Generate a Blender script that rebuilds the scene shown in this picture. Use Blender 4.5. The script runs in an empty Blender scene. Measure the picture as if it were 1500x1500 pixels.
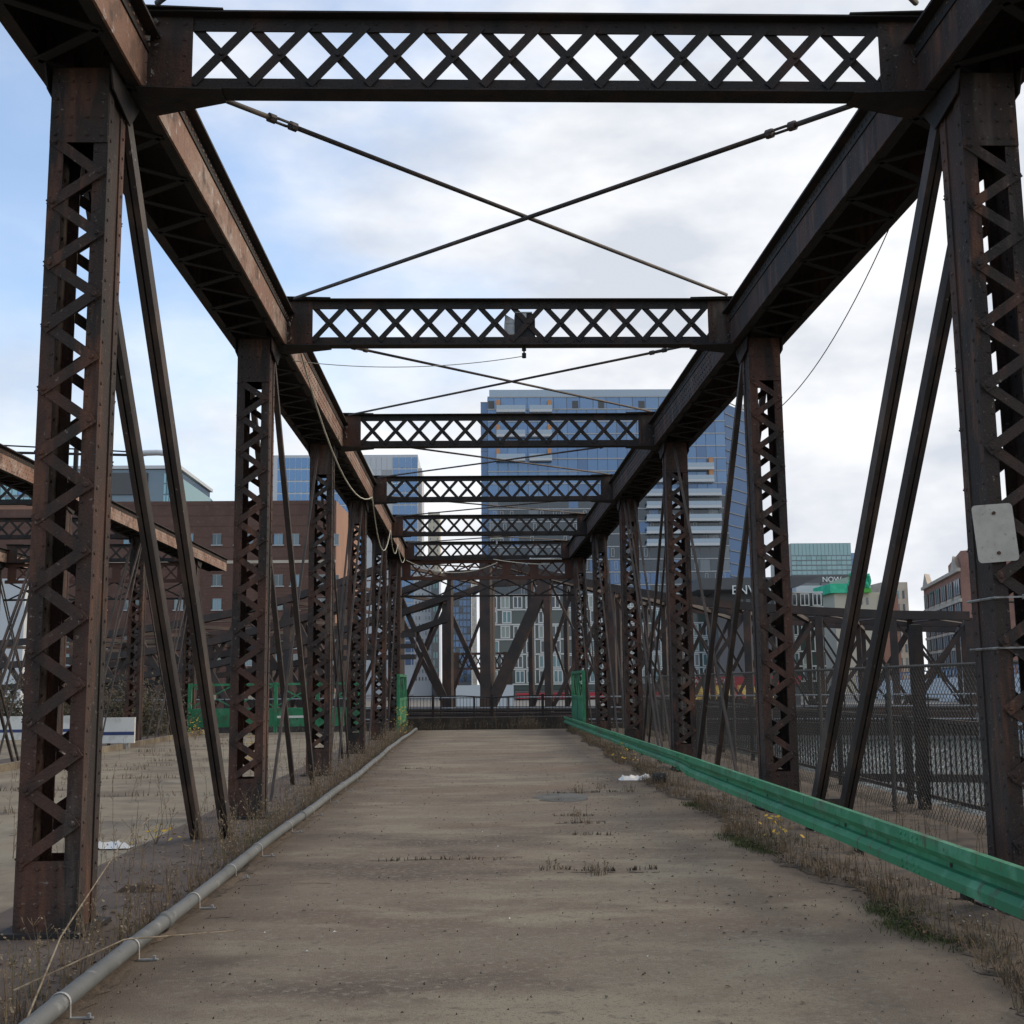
import bpy, math, random
from mathutils import Vector, Matrix
random.seed(7)
R = math.radians
C = bpy.context.scene.collection
SC = bpy.context.scene

# ------------------------------------------------------------------ camera
CAM_LOC = Vector((-.555, 0, 1.65))
PITCH, YAW, ROLL, FPX = .1438, .0336, -.0115, 1734.16
_F = Vector((math.sin(YAW) * math.cos(PITCH), math.cos(YAW) * math.cos(PITCH), math.sin(PITCH)))
_R = Vector((math.cos(YAW), -math.sin(YAW), 0)); _U = _R.cross(_F)
RT = _R * math.cos(ROLL) + _U * math.sin(ROLL)
UP = -_R * math.sin(ROLL) + _U * math.cos(ROLL)
cam = bpy.data.cameras.new('camera'); cam_o = bpy.data.objects.new('camera', cam); C.objects.link(cam_o)
cam_o.matrix_world = Matrix(((RT.x, UP.x, -_F.x, CAM_LOC.x), (RT.y, UP.y, -_F.y, CAM_LOC.y), (RT.z, UP.z, -_F.z, CAM_LOC.z), (0, 0, 0, 1)))
cam.sensor_width = 36; cam.lens = 36 * FPX / 1500
cam.clip_start = .05; cam.clip_end = 6000
SC.camera = cam_o

def at(px, py, Y):
    """world x, z of a spot of the photograph that stands Y metres along the bridge"""
    d = _F + RT * ((px - 750) / FPX) - UP * ((py - 750) / FPX)
    t = Y / d.y
    return CAM_LOC.x + d.x * t, CAM_LOC.z + d.z * t

# ------------------------------------------------------------------ light
SUN_AZ, SUN_EL = R(68), R(28)
w = bpy.data.worlds.new('World'); SC.world = w; w.use_nodes = True
nt = w.node_tree; nt.nodes.clear()
N = nt.nodes.new; L = nt.links.new
out = N('ShaderNodeOutputWorld'); sky = N('ShaderNodeTexSky'); sky.sky_type = 'NISHITA'; sky.sun_disc = False
sky.sun_elevation = SUN_EL; sky.sun_rotation = SUN_AZ; sky.altitude = 0; sky.air_density = 1.0; sky.dust_density = .6; sky.ozone_density = 2.0
bg1 = N('ShaderNodeBackground'); bg1.inputs['Strength'].default_value = .15
L(sky.outputs[0], bg1.inputs['Color'])
tc = N('ShaderNodeTexCoord')
def wnoise(scale, detail, rough, loc, sc=(1, 1, 2.2)):
    m = N('ShaderNodeMapping'); m.inputs['Location'].default_value = loc; m.inputs['Scale'].default_value = sc
    L(tc.outputs['Generated'], m.inputs['Vector'])
    n = N('ShaderNodeTexNoise'); n.inputs['Scale'].default_value = scale; n.inputs['Detail'].default_value = detail; n.inputs['Roughness'].default_value = rough
    L(m.outputs[0], n.inputs['Vector']); return n
n1 = wnoise(2.6, 7, .55, (3.1, 1.7, .35)); n2 = wnoise(5.5, 5, .55, (8.3, 2.2, 5.1))
sep = N('ShaderNodeSeparateXYZ'); L(tc.outputs['Generated'], sep.inputs[0])
def wmath(op, a, b, clamp=False):
    m = N('ShaderNodeMath'); m.operation = op; m.use_clamp = clamp
    for i, v in enumerate((a, b)):
        if isinstance(v, (int, float)): m.inputs[i].default_value = v
        else: L(v, m.inputs[i])
    return m.outputs[0]
cover = wmath('ADD', n1.outputs['Fac'], wmath('MULTIPLY', sep.outputs['X'], .55))   # the cloud bank thickens towards the sun's side
cr = N('ShaderNodeValToRGB'); L(cover, cr.inputs[0])
cr.color_ramp.elements[0].position = .18; cr.color_ramp.elements[1].position = .55; cr.color_ramp.elements[0].color = (.17, .17, .17, 1)
cr.color_ramp.interpolation = 'EASE'
cc = N('ShaderNodeValToRGB'); L(n2.outputs['Fac'], cc.inputs[0])
cc.color_ramp.elements[0].position = .36; cc.color_ramp.elements[0].color = (.405, .43, .475, 1)
cc.color_ramp.elements[1].position = .62; cc.color_ramp.elements[1].color = (.60, .605, .615, 1)
bg2 = N('ShaderNodeBackground'); bg2.inputs['Strength'].default_value = 1.0
L(cc.outputs[0], bg2.inputs['Color'])
mx = N('ShaderNodeMixShader'); L(cr.outputs[0], mx.inputs[0]); L(bg1.outputs[0], mx.inputs[1]); L(bg2.outputs[0], mx.inputs[2])
L(mx.outputs[0], out.inputs[0])

sun = bpy.data.lights.new('sun', 'SUN'); sun.energy = 1.3; sun.angle = R(38); sun.color = (1, .86, .68)
sun_o = bpy.data.objects.new('sun', sun); C.objects.link(sun_o)
sd = Vector((math.sin(SUN_AZ) * math.cos(SUN_EL), math.cos(SUN_AZ) * math.cos(SUN_EL), math.sin(SUN_EL)))
sun_o.rotation_euler = sd.to_track_quat('Z', 'Y').to_euler(); sun_o.location = sd * 90
SC.view_settings.view_transform = 'Standard'; SC.view_settings.look = 'None'
SC.view_settings.exposure = .8; SC.view_settings.gamma = 1; SC.view_settings.use_curve_mapping = False
SC.render.engine = 'CYCLES'; SC.cycles.max_bounces = 6; SC.cycles.use_denoising = True

# ------------------------------------------------------------------ materials
def material(name, base, rough=.7, metal=0, layers=(), bump=0, bscale=30, spec=.5, stretch=(1, 1, 1), trans=0):
    """layers: (colour, noise scale, low, high, stretch) laid over the base by a noise at world position"""
    m = bpy.data.materials.new(name); m.use_nodes = True
    t = m.node_tree; b = t.nodes['Principled BSDF']
    b.inputs['Base Color'].default_value = (*base, 1); b.inputs['Roughness'].default_value = rough
    b.inputs['Metallic'].default_value = metal; b.inputs['Specular IOR Level'].default_value = spec
    if trans: b.inputs['Transmission Weight'].default_value = trans
    geo = t.nodes.new('ShaderNodeNewGeometry')
    def noise(sc, st, det=5, rg=.6):
        mp = t.nodes.new('ShaderNodeMapping'); mp.inputs['Scale'].default_value = st
        mp.inputs['Location'].default_value = (sc * .37, sc * .11, sc * .73)
        t.links.new(geo.outputs['Position'], mp.inputs[0])
        n = t.nodes.new('ShaderNodeTexNoise'); n.inputs['Scale'].default_value = sc; n.inputs['Detail'].default_value = det; n.inputs['Roughness'].default_value = rg
        t.links.new(mp.outputs[0], n.inputs['Vector']); return n.outputs['Fac']
    prev = None
    for ly in layers:
        col, sc, lo, hi = ly[:4]; st = ly[4] if len(ly) > 4 else stretch
        rp = t.nodes.new('ShaderNodeMapRange'); rp.inputs['From Min'].default_value = lo; rp.inputs['From Max'].default_value = hi
        t.links.new(noise(sc, st), rp.inputs['Value'])
        mi = t.nodes.new('ShaderNodeMix'); mi.data_type = 'RGBA'
        t.links.new(rp.outputs[0], mi.inputs['Factor'])
        if prev is None: mi.inputs['A'].default_value = (*base, 1)
        else: t.links.new(prev, mi.inputs['A'])
        mi.inputs['B'].default_value = (*col, 1); prev = mi.outputs['Result']
    if prev is not None: t.links.new(prev, b.inputs['Base Color'])
    if bump:
        bm_ = t.nodes.new('ShaderNodeBump'); bm_.inputs['Strength'].default_value = bump; bm_.inputs['Distance'].default_value = .02
        t.links.new(noise(bscale, stretch, 4), bm_.inputs['Height']); t.links.new(bm_.outputs[0], b.inputs['Normal'])
    return m

M = {}
V = (1, 1, .16)
M['steel'] = material('rusted_steel', (.030, .020, .0165), .82, 0, [((.075, .032, .020), 1.9, .44, .64, (1, 1, .5)), ((.013, .011, .010), 3.1, .50, .66, V), ((.115, .048, .026), 6, .54, .68, V), ((.10, .075, .06), 2.7, .58, .70, V), ((.17, .14, .12), 30, .63, .72)], .55, 55)
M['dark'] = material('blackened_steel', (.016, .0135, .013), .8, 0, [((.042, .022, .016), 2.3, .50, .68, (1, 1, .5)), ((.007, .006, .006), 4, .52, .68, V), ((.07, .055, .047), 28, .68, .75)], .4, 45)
M['under_shade'] = material('shade_darkened_steel', (.012, .011, .011), .85)  # near-black so the chord's laced underside has its shade in the colour
M['rust'] = material('rust_plate', (.22, .118, .08), .8, 0, [((.30, .21, .165), 1.3, .44, .60), ((.085, .05, .038), 4.5, .52, .68), ((.40, .36, .33), 9, .58, .70), ((.13, .06, .035), 15, .60, .70)], .35, 50)
M['flake'] = material('peeling_grey_paint', (.24, .23, .215), .8, 0, [((.06, .045, .035), 20, .45, .6)])
M['redrust'] = material('red_rust_plate', (.075, .032, .021), .8, 0, [((.07, .035, .025), 3, .45, .65)], .25, 50)
M['rod'] = material('weathered_bar', (.034, .026, .023), .7, 0, [((.085, .055, .042), 2.5, .48, .66, (1, 1, .3)), ((.22, .19, .17), 18, .66, .74)], .2, 60)
M['swing'] = material('swing_span_steel', (.036, .026, .022), .78, 0, [((.078, .042, .030), .8, .45, .65), ((.025, .022, .021), 1.3, .5, .7)], .2, 10)
M['deck'] = material('worn_asphalt', (.198, .158, .112), .92, 0, [
    ((.145, .103, .073), .55, .44, .66, (.3, 1, 1)), ((.26, .22, .155), 1.4, .48, .62, (.5, 1, 1)), ((.105, .075, .055), .9, .53, .66, (.5, 1, 1)), ((.175, .105, .066), .33, .55, .68, (.6, 1, 1)),
    ((.36, .32, .26), 110, .60, .70), ((.055, .045, .037), 70, .61, .68), ((.12, .098, .075), 9, .58, .70), ((.235, .205, .155), 24, .52, .68), ((.13, .105, .078), 42, .55, .68)], .6, 90)
# damp, dirt-darkened margins of the asphalt
t = M['deck'].node_tree; b = t.nodes['Principled BSDF']; src = b.inputs['Base Color'].links[0].from_socket
g = t.nodes.new('ShaderNodeNewGeometry'); sx = t.nodes.new('ShaderNodeSeparateXYZ'); t.links.new(g.outputs['Position'], sx.inputs[0])
nz = t.nodes.new('ShaderNodeTexNoise'); nz.inputs['Scale'].default_value = 1.6; nz.inputs['Detail'].default_value = 6; t.links.new(g.outputs['Position'], nz.inputs['Vector'])
ad = t.nodes.new('ShaderNodeMath'); ad.operation = 'MULTIPLY_ADD'; t.links.new(nz.outputs['Fac'], ad.inputs[0]); ad.inputs[1].default_value = 1.7; t.links.new(sx.outputs['X'], ad.inputs[2])
m1 = t.nodes.new('ShaderNodeMapRange'); m1.inputs['From Min'].default_value = 2.2; m1.inputs['From Max'].default_value = 3.15; t.links.new(ad.outputs[0], m1.inputs['Value'])
m2 = t.nodes.new('ShaderNodeMapRange'); m2.inputs['From Min'].default_value = -.95; m2.inputs['From Max'].default_value = -1.75; t.links.new(ad.outputs[0], m2.inputs['Value'])
mm = t.nodes.new('ShaderNodeMath'); mm.operation = 'MAXIMUM'; t.links.new(m1.outputs[0], mm.inputs[0]); t.links.new(m2.outputs[0], mm.inputs[1])
ms = t.nodes.new('ShaderNodeMath'); ms.operation = 'MULTIPLY'; t.links.new(mm.outputs[0], ms.inputs[0]); ms.inputs[1].default_value = .7
mi = t.nodes.new('ShaderNodeMix'); mi.data_type = 'RGBA'; t.links.new(ms.outputs[0], mi.inputs['Factor']); t.links.new(src, mi.inputs['A']); mi.inputs['B'].default_value = (.083, .058, .040, 1)
t.links.new(mi.outputs['Result'], b.inputs['Base Color'])
M['concrete'] = material('old_concrete', (.235, .193, .134), .92, 0, [((.145, .112, .08), .8, .42, .62), ((.28, .238, .17), 1.3, .5, .7), ((.09, .07, .05), 5, .62, .7), ((.12, .1, .08), 60, .64, .72)], .3, 60)
M['dirt'] = material('damp_dirt', (.10, .072, .050), .95, 0, [((.125, .092, .066), 1.6, .45, .66), ((.045, .036, .03), 3.3, .5, .68), ((.19, .15, .11), 40, .64, .74)], .6, 35)
M['plate'] = material('brown_deck_plate', (.078, .055, .043), .9, 0, [((.115, .086, .066), 1.2, .45, .66), ((.055, .043, .037), 4, .52, .7), ((.2, .18, .15), 70, .68, .76)], .3, 50)
M['patch'] = material('asphalt_patch', (.13, .128, .118), .95, 0, [((.075, .07, .064), 3, .45, .65), ((.21, .2, .18), 90, .62, .72)], .5, 80)
M['ridge'] = material('pale_patch_rim', (.24, .21, .165), .95, 0, [((.15, .13, .1), 6, .45, .65)], .4, 60)
M['pipe'] = material('grey_pipe', (.135, .14, .138), .6, 0, [((.10, .105, .10), 2.2, .45, .65), ((.25, .25, .24), 7, .6, .72), ((.09, .075, .055), 11, .62, .72)], .1, 40)
M['zinc2'] = material('dull_zinc', (.28, .275, .265), .6, .2, [((.12, .10, .08), 9, .45, .62)])
M['zinc'] = material('zinc_strap', (.5, .49, .47), .45, .4)
M['green'] = material('green_paint', (.032, .215, .098), .62, 0, [((.026, .15, .075), 1.3, .45, .62, (1, .4, 1)), ((.075, .25, .145), 4, .52, .66), ((.055, .075, .045), 9, .57, .68, (1, 1, .35)), ((.11, .055, .028), 22, .635, .70), ((.075, .12, .07), 3.1, .56, .72, (1, .3, 1))], .15, 30, .35)
M['dark_green'] = material('green_paint_shadowed_web', (.026, .18, .096), .55, 0, [((.02, .135, .07), 2, .45, .7), ((.05, .06, .04), 9, .62, .72)], .05, 30)
M['white'] = material('white_paint', (.72, .71, .67), .55, 0, [((.5, .48, .43), 2.5, .5, .7)], .05)
M['sign'] = material('bare_sign_back', (.42, .40, .36), .55, .1, [((.33, .315, .285), 7, .45, .7), ((.20, .12, .07), 9, .60, .74, (1, 1, .22)), ((.25, .235, .21), 40, .62, .7)], .05)
M['blue'] = material('blue_stripe', (.03, .05, .16), .6)
M['cable'] = material('pale_cable', (.48, .46, .38), .7)
M['black'] = material('black_rubber', (.015, .015, .016), .8, bump=.2)
M['galv'] = material('galvanised_box', (.33, .34, .35), .5, .3, [((.22, .23, .24), 9, .45, .65)])
M['wire'] = material('chain_link_wire', (.085, .075, .065), .7, .2)
M['lens'] = material('lamp_glass', (.36, .36, .24), .15)
M['straw'] = material('dry_stems', (.13, .085, .047), .9, 0, [((.22, .155, .085), 6, .50, .64), ((.06, .042, .028), 9, .52, .62), ((.075, .075, .03), 1.1, .52, .66)])
M['seed'] = material('pale_seed_heads', (.30, .245, .175), .9, 0, [((.17, .125, .08), 20, .42, .58)])
M['moss'] = material('moss_green', (.055, .066, .018), .95, 0, [((.075, .085, .025), 8, .45, .65), ((.04, .045, .018), 20, .5, .66)])
M['yellow'] = material('yellow_leaves', (.58, .36, .045), .8)
M['leaf'] = material('dead_leaves', (.055, .037, .025), .85, 0, [((.13, .085, .05), 3, .5, .6)])
M['paper'] = material('litter_paper', (.72, .71, .69), .8)
M['timber'] = material('tarred_timber', (.035, .028, .023), .9, 0, [((.07, .055, .042), 2, .45, .66)], .3)
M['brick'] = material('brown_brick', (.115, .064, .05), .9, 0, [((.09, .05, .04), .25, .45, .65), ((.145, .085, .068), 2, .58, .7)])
M['litbrick'] = material('sunlit_brick', (.30, .17, .115), .9, 0, [((.26, .145, .10), .25, .45, .65)])  # the brown brick brightened, sunlight on the return wall put into its colour
M['redbrick'] = material('red_brick', (.29, .145, .105), .9, 0, [((.23, .115, .085), .3, .45, .65), ((.34, .20, .15), 2, .58, .7)])
M['stone'] = material('pale_stone', (.46, .40, .33), .85, 0, [((.36, .31, .25), .4, .45, .65)])
M['beige'] = material('beige_cladding', (.50, .45, .36), .85)
M['grey'] = material('grey_cladding', (.36, .37, .38), .8)
M['lgrey'] = material('light_grey_cladding', (.52, .54, .56), .75)
M['dgrey'] = material('charcoal_cladding', (.075, .08, .085), .6)
M['canopy'] = material('canopy_metal', (.12, .125, .135), .45, .2)
M['wframe'] = material('white_window_frames', (.62, .66, .64), .6)
M['mframe'] = material('grey_mullions', (.18, .2, .22), .5, .3)
M['orange'] = material('orange_panel', (.50, .24, .11), .7)
M['scrim'] = material('green_scrim', (.04, .46, .25), .8, 0, [((.07, .56, .36), .5, .45, .6)])
M['lime'] = material('lime_panel', (.09, .40, .06), .8)
M['red'] = material('red_awning', (.40, .03, .045), .7)
M['ytent'] = material('yellow_tent', (.62, .42, .10), .8)
M['hedge'] = material('brown_scrub', (.10, .086, .058), .95, 0, [((.13, .11, .07), 1.1, .45, .6)])
M['land'] = material('quay_ground', (.16, .155, .145), .95)
M['roof'] = material('roof_gravel', (.22, .215, .205), .95)

def glass(name, col, rough=.08, spec=.8, metal=.0):
    return material(name, col, rough, metal, spec=spec)
M['gblue'] = glass('blue_glass', (.095, .195, .36), .08, .9, .3)
M['gblue2'] = glass('blue_glass_pale', (.12, .225, .39), .1, .9, .3)
M['gblue3'] = glass('blue_glass_deep', (.07, .145, .28), .06, .9, .3)
M['gdeep'] = glass('deep_blue_glass', (.05, .11, .23), .6, .06, .0)
M['gdark'] = glass('dark_glass', (.045, .062, .075), .08, .8, .2)
M['gdark2'] = glass('grey_glass', (.12, .145, .165), .1, .8, .2)
M['gteal'] = glass('teal_glass', (.22, .36, .38), .1, .8, .3)
M['gteal3'] = glass('teal_glass_mid', (.17, .30, .32), .1, .8, .3)
M['gteal2'] = glass('teal_glass_deep', (.10, .20, .22), .1, .8, .3)
M['ggreen'] = glass('green_grey_glass', (.05, .075, .07), .1, .7)
M['ggreen2'] = glass('curtained_glass', (.30, .36, .33), .3, .5)
M['gsky'] = glass('window_glass', (.10, .17, .23), .08, .9, .2)
M['rail_glass'] = glass('balcony_glass', (.28, .36, .44), .1, .8, .2)

mw_ = bpy.data.materials.new('harbour_water'); mw_.use_nodes = True
t = mw_.node_tree; b = t.nodes['Principled BSDF']
b.inputs['Base Color'].default_value = (.022, .036, .030, 1); b.inputs['Roughness'].default_value = .07; b.inputs['IOR'].default_value = 1.333
g = t.nodes.new('ShaderNodeNewGeometry')
n = t.nodes.new('ShaderNodeTexNoise'); n.inputs['Scale'].default_value = 1.9; n.inputs['Detail'].default_value = 4; n.inputs['Roughness'].default_value = .6
bp = t.nodes.new('ShaderNodeBump'); bp.inputs['Strength'].default_value = .9; bp.inputs['Distance'].default_value = .35
t.links.new(g.outputs['Position'], n.inputs['Vector']); t.links.new(n.outputs['Fac'], bp.inputs['Height']); t.links.new(bp.outputs[0], b.inputs['Normal'])
M['water'] = mw_

# ------------------------------------------------------------------ helpers
WL = {}
def tag(o, label=None, cat=None, group=None, kind=None):
    if label: o['label'] = label
    if cat: o['category'] = cat
    if group: o['group'] = group
    if kind: o['kind'] = kind
    return o
def empty(name, loc, label, cat, group=None, kind=None):
    o = bpy.data.objects.new(name, None); C.objects.link(o); o.location = loc; o.empty_display_size = .3
    WL[o.name] = Vector(loc); return tag(o, label, cat, group, kind)
def link(name, me, parent=None, loc=(0, 0, 0), rot=None):
    """an object showing mesh me at a world place, held by parent"""
    o = bpy.data.objects.new(name, me); C.objects.link(o); loc = Vector(loc)
    WL[o.name] = loc
    o.location = loc
    if rot is not None: o.rotation_euler = rot
    if parent is not None:
        o.parent = parent; o.location = loc - WL[parent.name]
    return o

class MB:
    def __init__(s): s.v = []; s.f = []
    def add(s, vs, fs):
        k = len(s.v); s.v += [tuple(v) for v in vs]; s.f += [tuple(i + k for i in f) for f in fs]; return s
    def box(s, x0, x1, y0, y1, z0, z1):
        return s.add([(x, y, z) for x in (x0, x1) for y in (y0, y1) for z in (z0, z1)],
                     [(0, 1, 3, 2), (4, 6, 7, 5), (0, 4, 5, 1), (2, 3, 7, 6), (0, 2, 6, 4), (1, 5, 7, 3)])
    def bar(s, p, q, wd, th, n=(0, 1, 0)):
        """flat bar p-q, thickness th along n, width wd across"""
        p, q = Vector(p), Vector(q); a = (q - p).normalized(); n = Vector(n); n = (n - a * n.dot(a)).normalized(); c = a.cross(n)
        vs = [e + c * (i * wd / 2) + n * (j * th / 2) for e in (p, q) for i, j in ((-1, -1), (1, -1), (1, 1), (-1, 1))]
        return s.add(vs, [(3, 2, 1, 0), (4, 5, 6, 7), (0, 1, 5, 4), (1, 2, 6, 5), (2, 3, 7, 6), (3, 0, 4, 7)])
    def path(s, pts, r, k=6, r1=None):
        pts = [Vector(p) for p in pts]; rings = []; u = None
        for i, p in enumerate(pts):
            a = (pts[min(i + 1, len(pts) - 1)] - pts[max(i - 1, 0)]).normalized()
            if u is None: u = a.orthogonal().normalized()
            u = (u - a * u.dot(a)).normalized(); v = a.cross(u)
            rr = r if r1 is None else r + (r1 - r) * i / max(1, len(pts) - 1)
            rings.append([p + (u * math.cos(2 * math.pi * j / k) + v * math.sin(2 * math.pi * j / k)) * rr for j in range(k)])
        vs = [v for rg in rings for v in rg]; fs = []
        for i in range(len(pts) - 1):
            for j in range(k):
                fs.append((i * k + j, i * k + (j + 1) % k, (i + 1) * k + (j + 1) % k, (i + 1) * k + j))
        fs.append(tuple(range(k))[::-1]); fs.append(tuple(range((len(pts) - 1) * k, len(pts) * k)))
        return s.add(vs, fs)
    def rivet(s, p, n, r=.016):
        p, n = Vector(p), Vector(n); u = n.orthogonal().normalized(); v = n.cross(u)
        ring = [p + (u * math.cos(i * math.pi / 3) + v * math.sin(i * math.pi / 3)) * r for i in range(6)]
        ring2 = [p + n * r * .6 + (u * math.cos(i * math.pi / 3) + v * math.sin(i * math.pi / 3)) * r * .65 for i in range(6)]
        return s.add(ring + ring2, [(i, (i + 1) % 6, 6 + (i + 1) % 6, 6 + i) for i in range(6)] + [tuple(range(6, 12))])
    def prism(s, poly, n):
        """closed polygon (3d points) pushed along n"""
        k = len(poly); n = Vector(n)
        vs = [Vector(p) for p in poly] + [Vector(p) + n for p in poly]
        return s.add(vs, [tuple(range(k))[::-1], tuple(range(k, 2 * k))] + [(i, (i + 1) % k, k + (i + 1) % k, k + i) for i in range(k)])
    def mesh(s, name, mat, smooth=False):
        me = bpy.data.meshes.new(name); me.from_pydata(s.v, [], s.f)
        me.materials.append(mat)
        if smooth: me.polygons.foreach_set('use_smooth', [True] * len(me.polygons))
        return me
    def build(s, name, mat, parent=None, smooth=False, origin=None):
        """one object; its vertices are world points"""
        o0 = Vector(origin) if origin is not None else (WL[parent.name] if parent is not None else Vector((0, 0, 0)))
        s.v = [(x - o0.x, y - o0.y, z - o0.z) for x, y, z in s.v]
        return link(name, s.mesh(name, mat, smooth), parent, o0)

def fix_normals():
    import bmesh
    for me in bpy.data.meshes:
        if len(me.polygons) > 60000 or me.get('flat'): continue
        bm = bmesh.new(); bm.from_mesh(me); bmesh.ops.recalc_face_normals(bm, faces=bm.faces); bm.to_mesh(me); bm.free()

def sagged(p, q, sag, n=12):
    p, q = Vector(p), Vector(q)
    return [p.lerp(q, i / n) - Vector((0, 0, sag * 4 * (i / n) * (1 - i / n))) for i in range(n + 1)]

# ------------------------------------------------------------------ setting: decks, water, far quay
PAN = 7.042
def YK(k): return 8.817 + PAN * k
def YP(k): return YK(k) - .21
END = 43.7

def sheet(name, xs, ys, zf, mat, kind='structure', edge=None):
    m = MB(); vs = []; nx, ny = len(xs), len(ys)
    for j, y in enumerate(ys):
        for i, x in enumerate(xs):
            vs.append((x, y, zf(x, y)))
    fs = [(j * nx + i, j * nx + i + 1, (j + 1) * nx + i + 1, (j + 1) * nx + i) for j in range(ny - 1) for i in range(nx - 1)]
    m.add(vs, fs); o = m.build(name, mat); tag(o, kind=kind); return o
def fr(a, b, n): return [a + (b - a) * i / n for i in range(n + 1)]

MB().box(-2.78, 3.05, -8, END, -.35, 0).build('roadway', M['deck'])['kind'] = 'structure'
MB().box(-4.1, -2.785, -8, END, -.34, -.004).build('deck_plate', M['plate'])['kind'] = 'structure'
MB().box(-10.2, -4.105, -8, END, -.36, -.012).build('middle_bay_deck', M['concrete'])['kind'] = 'structure'
MB().box(-11.6, -10.205, -8, END, -.34, .03).build('kerb_strip', M['plate'])['kind'] = 'structure'
MB().box(-18.6, -11.605, -8, END, -.36, -.012).build('outer_bay_deck', M['concrete'])['kind'] = 'structure'
MB().box(3.055, 5.6, -8, END, -.36, -.012).build('pavement', M['dirt'])['kind'] = 'structure'
# verge: soil that has crept over the right edge of the asphalt
rv = random.Random(3)
def vedge(y):
    return 2.34 + .10 * math.sin(y * .9) + .06 * math.sin(y * 2.7 + 1) + .04 * math.sin(y * 6.1) + .03 * math.sin(y * 14.3) + max(0, (y - 18) * .02)
m = MB(); vs = []; ys = fr(-6, END - .1, 620); nx = 10; jit = random.Random(77)
for y in ys:
    e = vedge(y) + jit.gauss(0, .035)
    for i in range(nx):
        u = (i / (nx - 1)) ** 1.4; x = e + (3.06 - e) * u
        z = .004 + .035 * math.sin(min(1, u * 3) * math.pi / 2) * (1 + .5 * math.sin(y * 3 + i)) * (0 if i == 0 else 1) + (rv.random() * .012 if 0 < i else 0)
        vs.append((x, y, z))
m.add(vs, [(j * nx + i, j * nx + i + 1, (j + 1) * nx + i + 1, (j + 1) * nx + i) for j in range(len(ys) - 1) for i in range(nx - 1)])
tag(m.build('dirt_verge', M['dirt']), kind='structure')
m = MB(); vs = []; nx = 6
for y in ys:
    e = -2.59 + .03 * math.sin(y * 1.3) + jit.gauss(0, .02)
    for i in range(nx):
        u = i / (nx - 1); x = e + (-2.86 - e) * u
        vs.append((x, y, .004 + (.018 * (1 + math.sin(y * 2.3 + i * 2)) * math.sin(u * math.pi) if 0 < i < nx - 1 else 0)))
m.add(vs, [(j * nx + i, j * nx + i + 1, (j + 1) * nx + i + 1, (j + 1) * nx + i) for j in range(len(ys) - 1) for i in range(nx - 1)])
tag(m.build('gutter_dirt', M['dirt']), kind='structure')
tag(MB().box(-10.32, -10.2, -8, END, -.012, .13).build('kerb', M['concrete']), kind='structure')
# floor beams and stringers below the deck
for k in range(0, 6):
    tag(MB().box(-18.6, 5.6, YP(k) - .2, YP(k) + .2, -1.5, -.365).build('floor_beam', M['dark']), kind='structure')
tag(MB().box(-18.4, 5.4, END - .05, END + .5, -5.2, -.37).build('abutment', M['concrete']), kind='structure')
rw_ = random.Random(12)
WV = [(rw_.uniform(.9, 4.2), rw_.gauss(1.2, .8), rw_.uniform(0, 6.28)) for _ in range(14)]
WV = [(k_ * math.cos(a_), k_ * math.sin(a_), p_, .085 / k_ ** 1.05) for k_, a_, p_ in WV]
def wave(x, y):
    if x < -34.9 or x > 94.9 or y > 130: return -5.0
    return -5 + sum(h_ * math.sin(kx * x + ky * y + p_) for kx, ky, p_, h_ in WV)
sheet('water', [-900] + fr(-35, 95, 260) + [900], [-300] + fr(0, 130, 250) + [160], wave, M['water'])
tag(MB().box(-900, 1500, 131, 3500, -9, -1.2).build('quay_ground', M['land']), kind='structure')

# ------------------------------------------------------------------ posts, struts, trusses
PW, PD = .43, .40          # post width across, depth along the bridge
LZ0, LZ1, NB = .50, 5.66, 22

def channel_mesh():
    m = MB()
    for s in (-1, 1):
        xo = s * PW / 2
        xa, xb = sorted((xo - s * .012, xo - s * .030)); m.box(xa, xb, -PD / 2 + .014, PD / 2 - .014, 0, 6.24)       # web
        for f in (-1, 1):
            yo = f * PD / 2
            a, b_ = sorted((xo, xo - s * .105)); c, d = sorted((yo, yo - f * .014)); m.box(a, b_, c, d, 0, 6.24)        # front leg of the angle
            a, b_ = sorted((xo, xo - s * .0115)); c, d = sorted((yo - f * .0145, yo - f * .105)); m.box(a, b_, c, d, 0, 6.24)  # side leg
    return m.mesh('post', M['steel'])
def rivet_mesh():
    m = MB(); rr = random.Random(5)
    z = .12
    while z < 6.2:
        for s in (-1, 1):
            for f in (-1, 1):
                m.rivet((s * PW / 2, f * (PD / 2 - .05), z), (s, 0, 0), .015)
                m.rivet((s * (PW / 2 - .085), f * PD / 2, z + .05), (0, f, 0), .013)
            m.rivet((s * (PW / 2 - .031), -.06, z + .03), (-s, 0, 0), .015); m.rivet((s * (PW / 2 - .031), .06, z + .09), (-s, 0, 0), .015)
        z += .155
    dz = (LZ1 - LZ0) / NB
    for i in range(NB + 1):
        s = -1 if i % 2 == 0 else 1
        for f in (-1, 1):
            m.rivet((s * f * -1 * (PW / 2 - .05), f * (PD / 2 + .026), LZ0 + dz * i), (0, f, 0), .024)
    for zz in (.07, .2, .33, .44, 5.72, 5.86, 6.0, 6.14):
        for xx in (-.17, -.06, .06, .17):
            for f in (-1, 1): m.rivet((xx, f * (PD / 2 + .014), zz), (0, f, 0), .017)
    return m.mesh('rivets', M['steel'])
CH, RV = channel_mesh(), rivet_mesh()
dz = (LZ1 - LZ0) / NB
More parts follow.
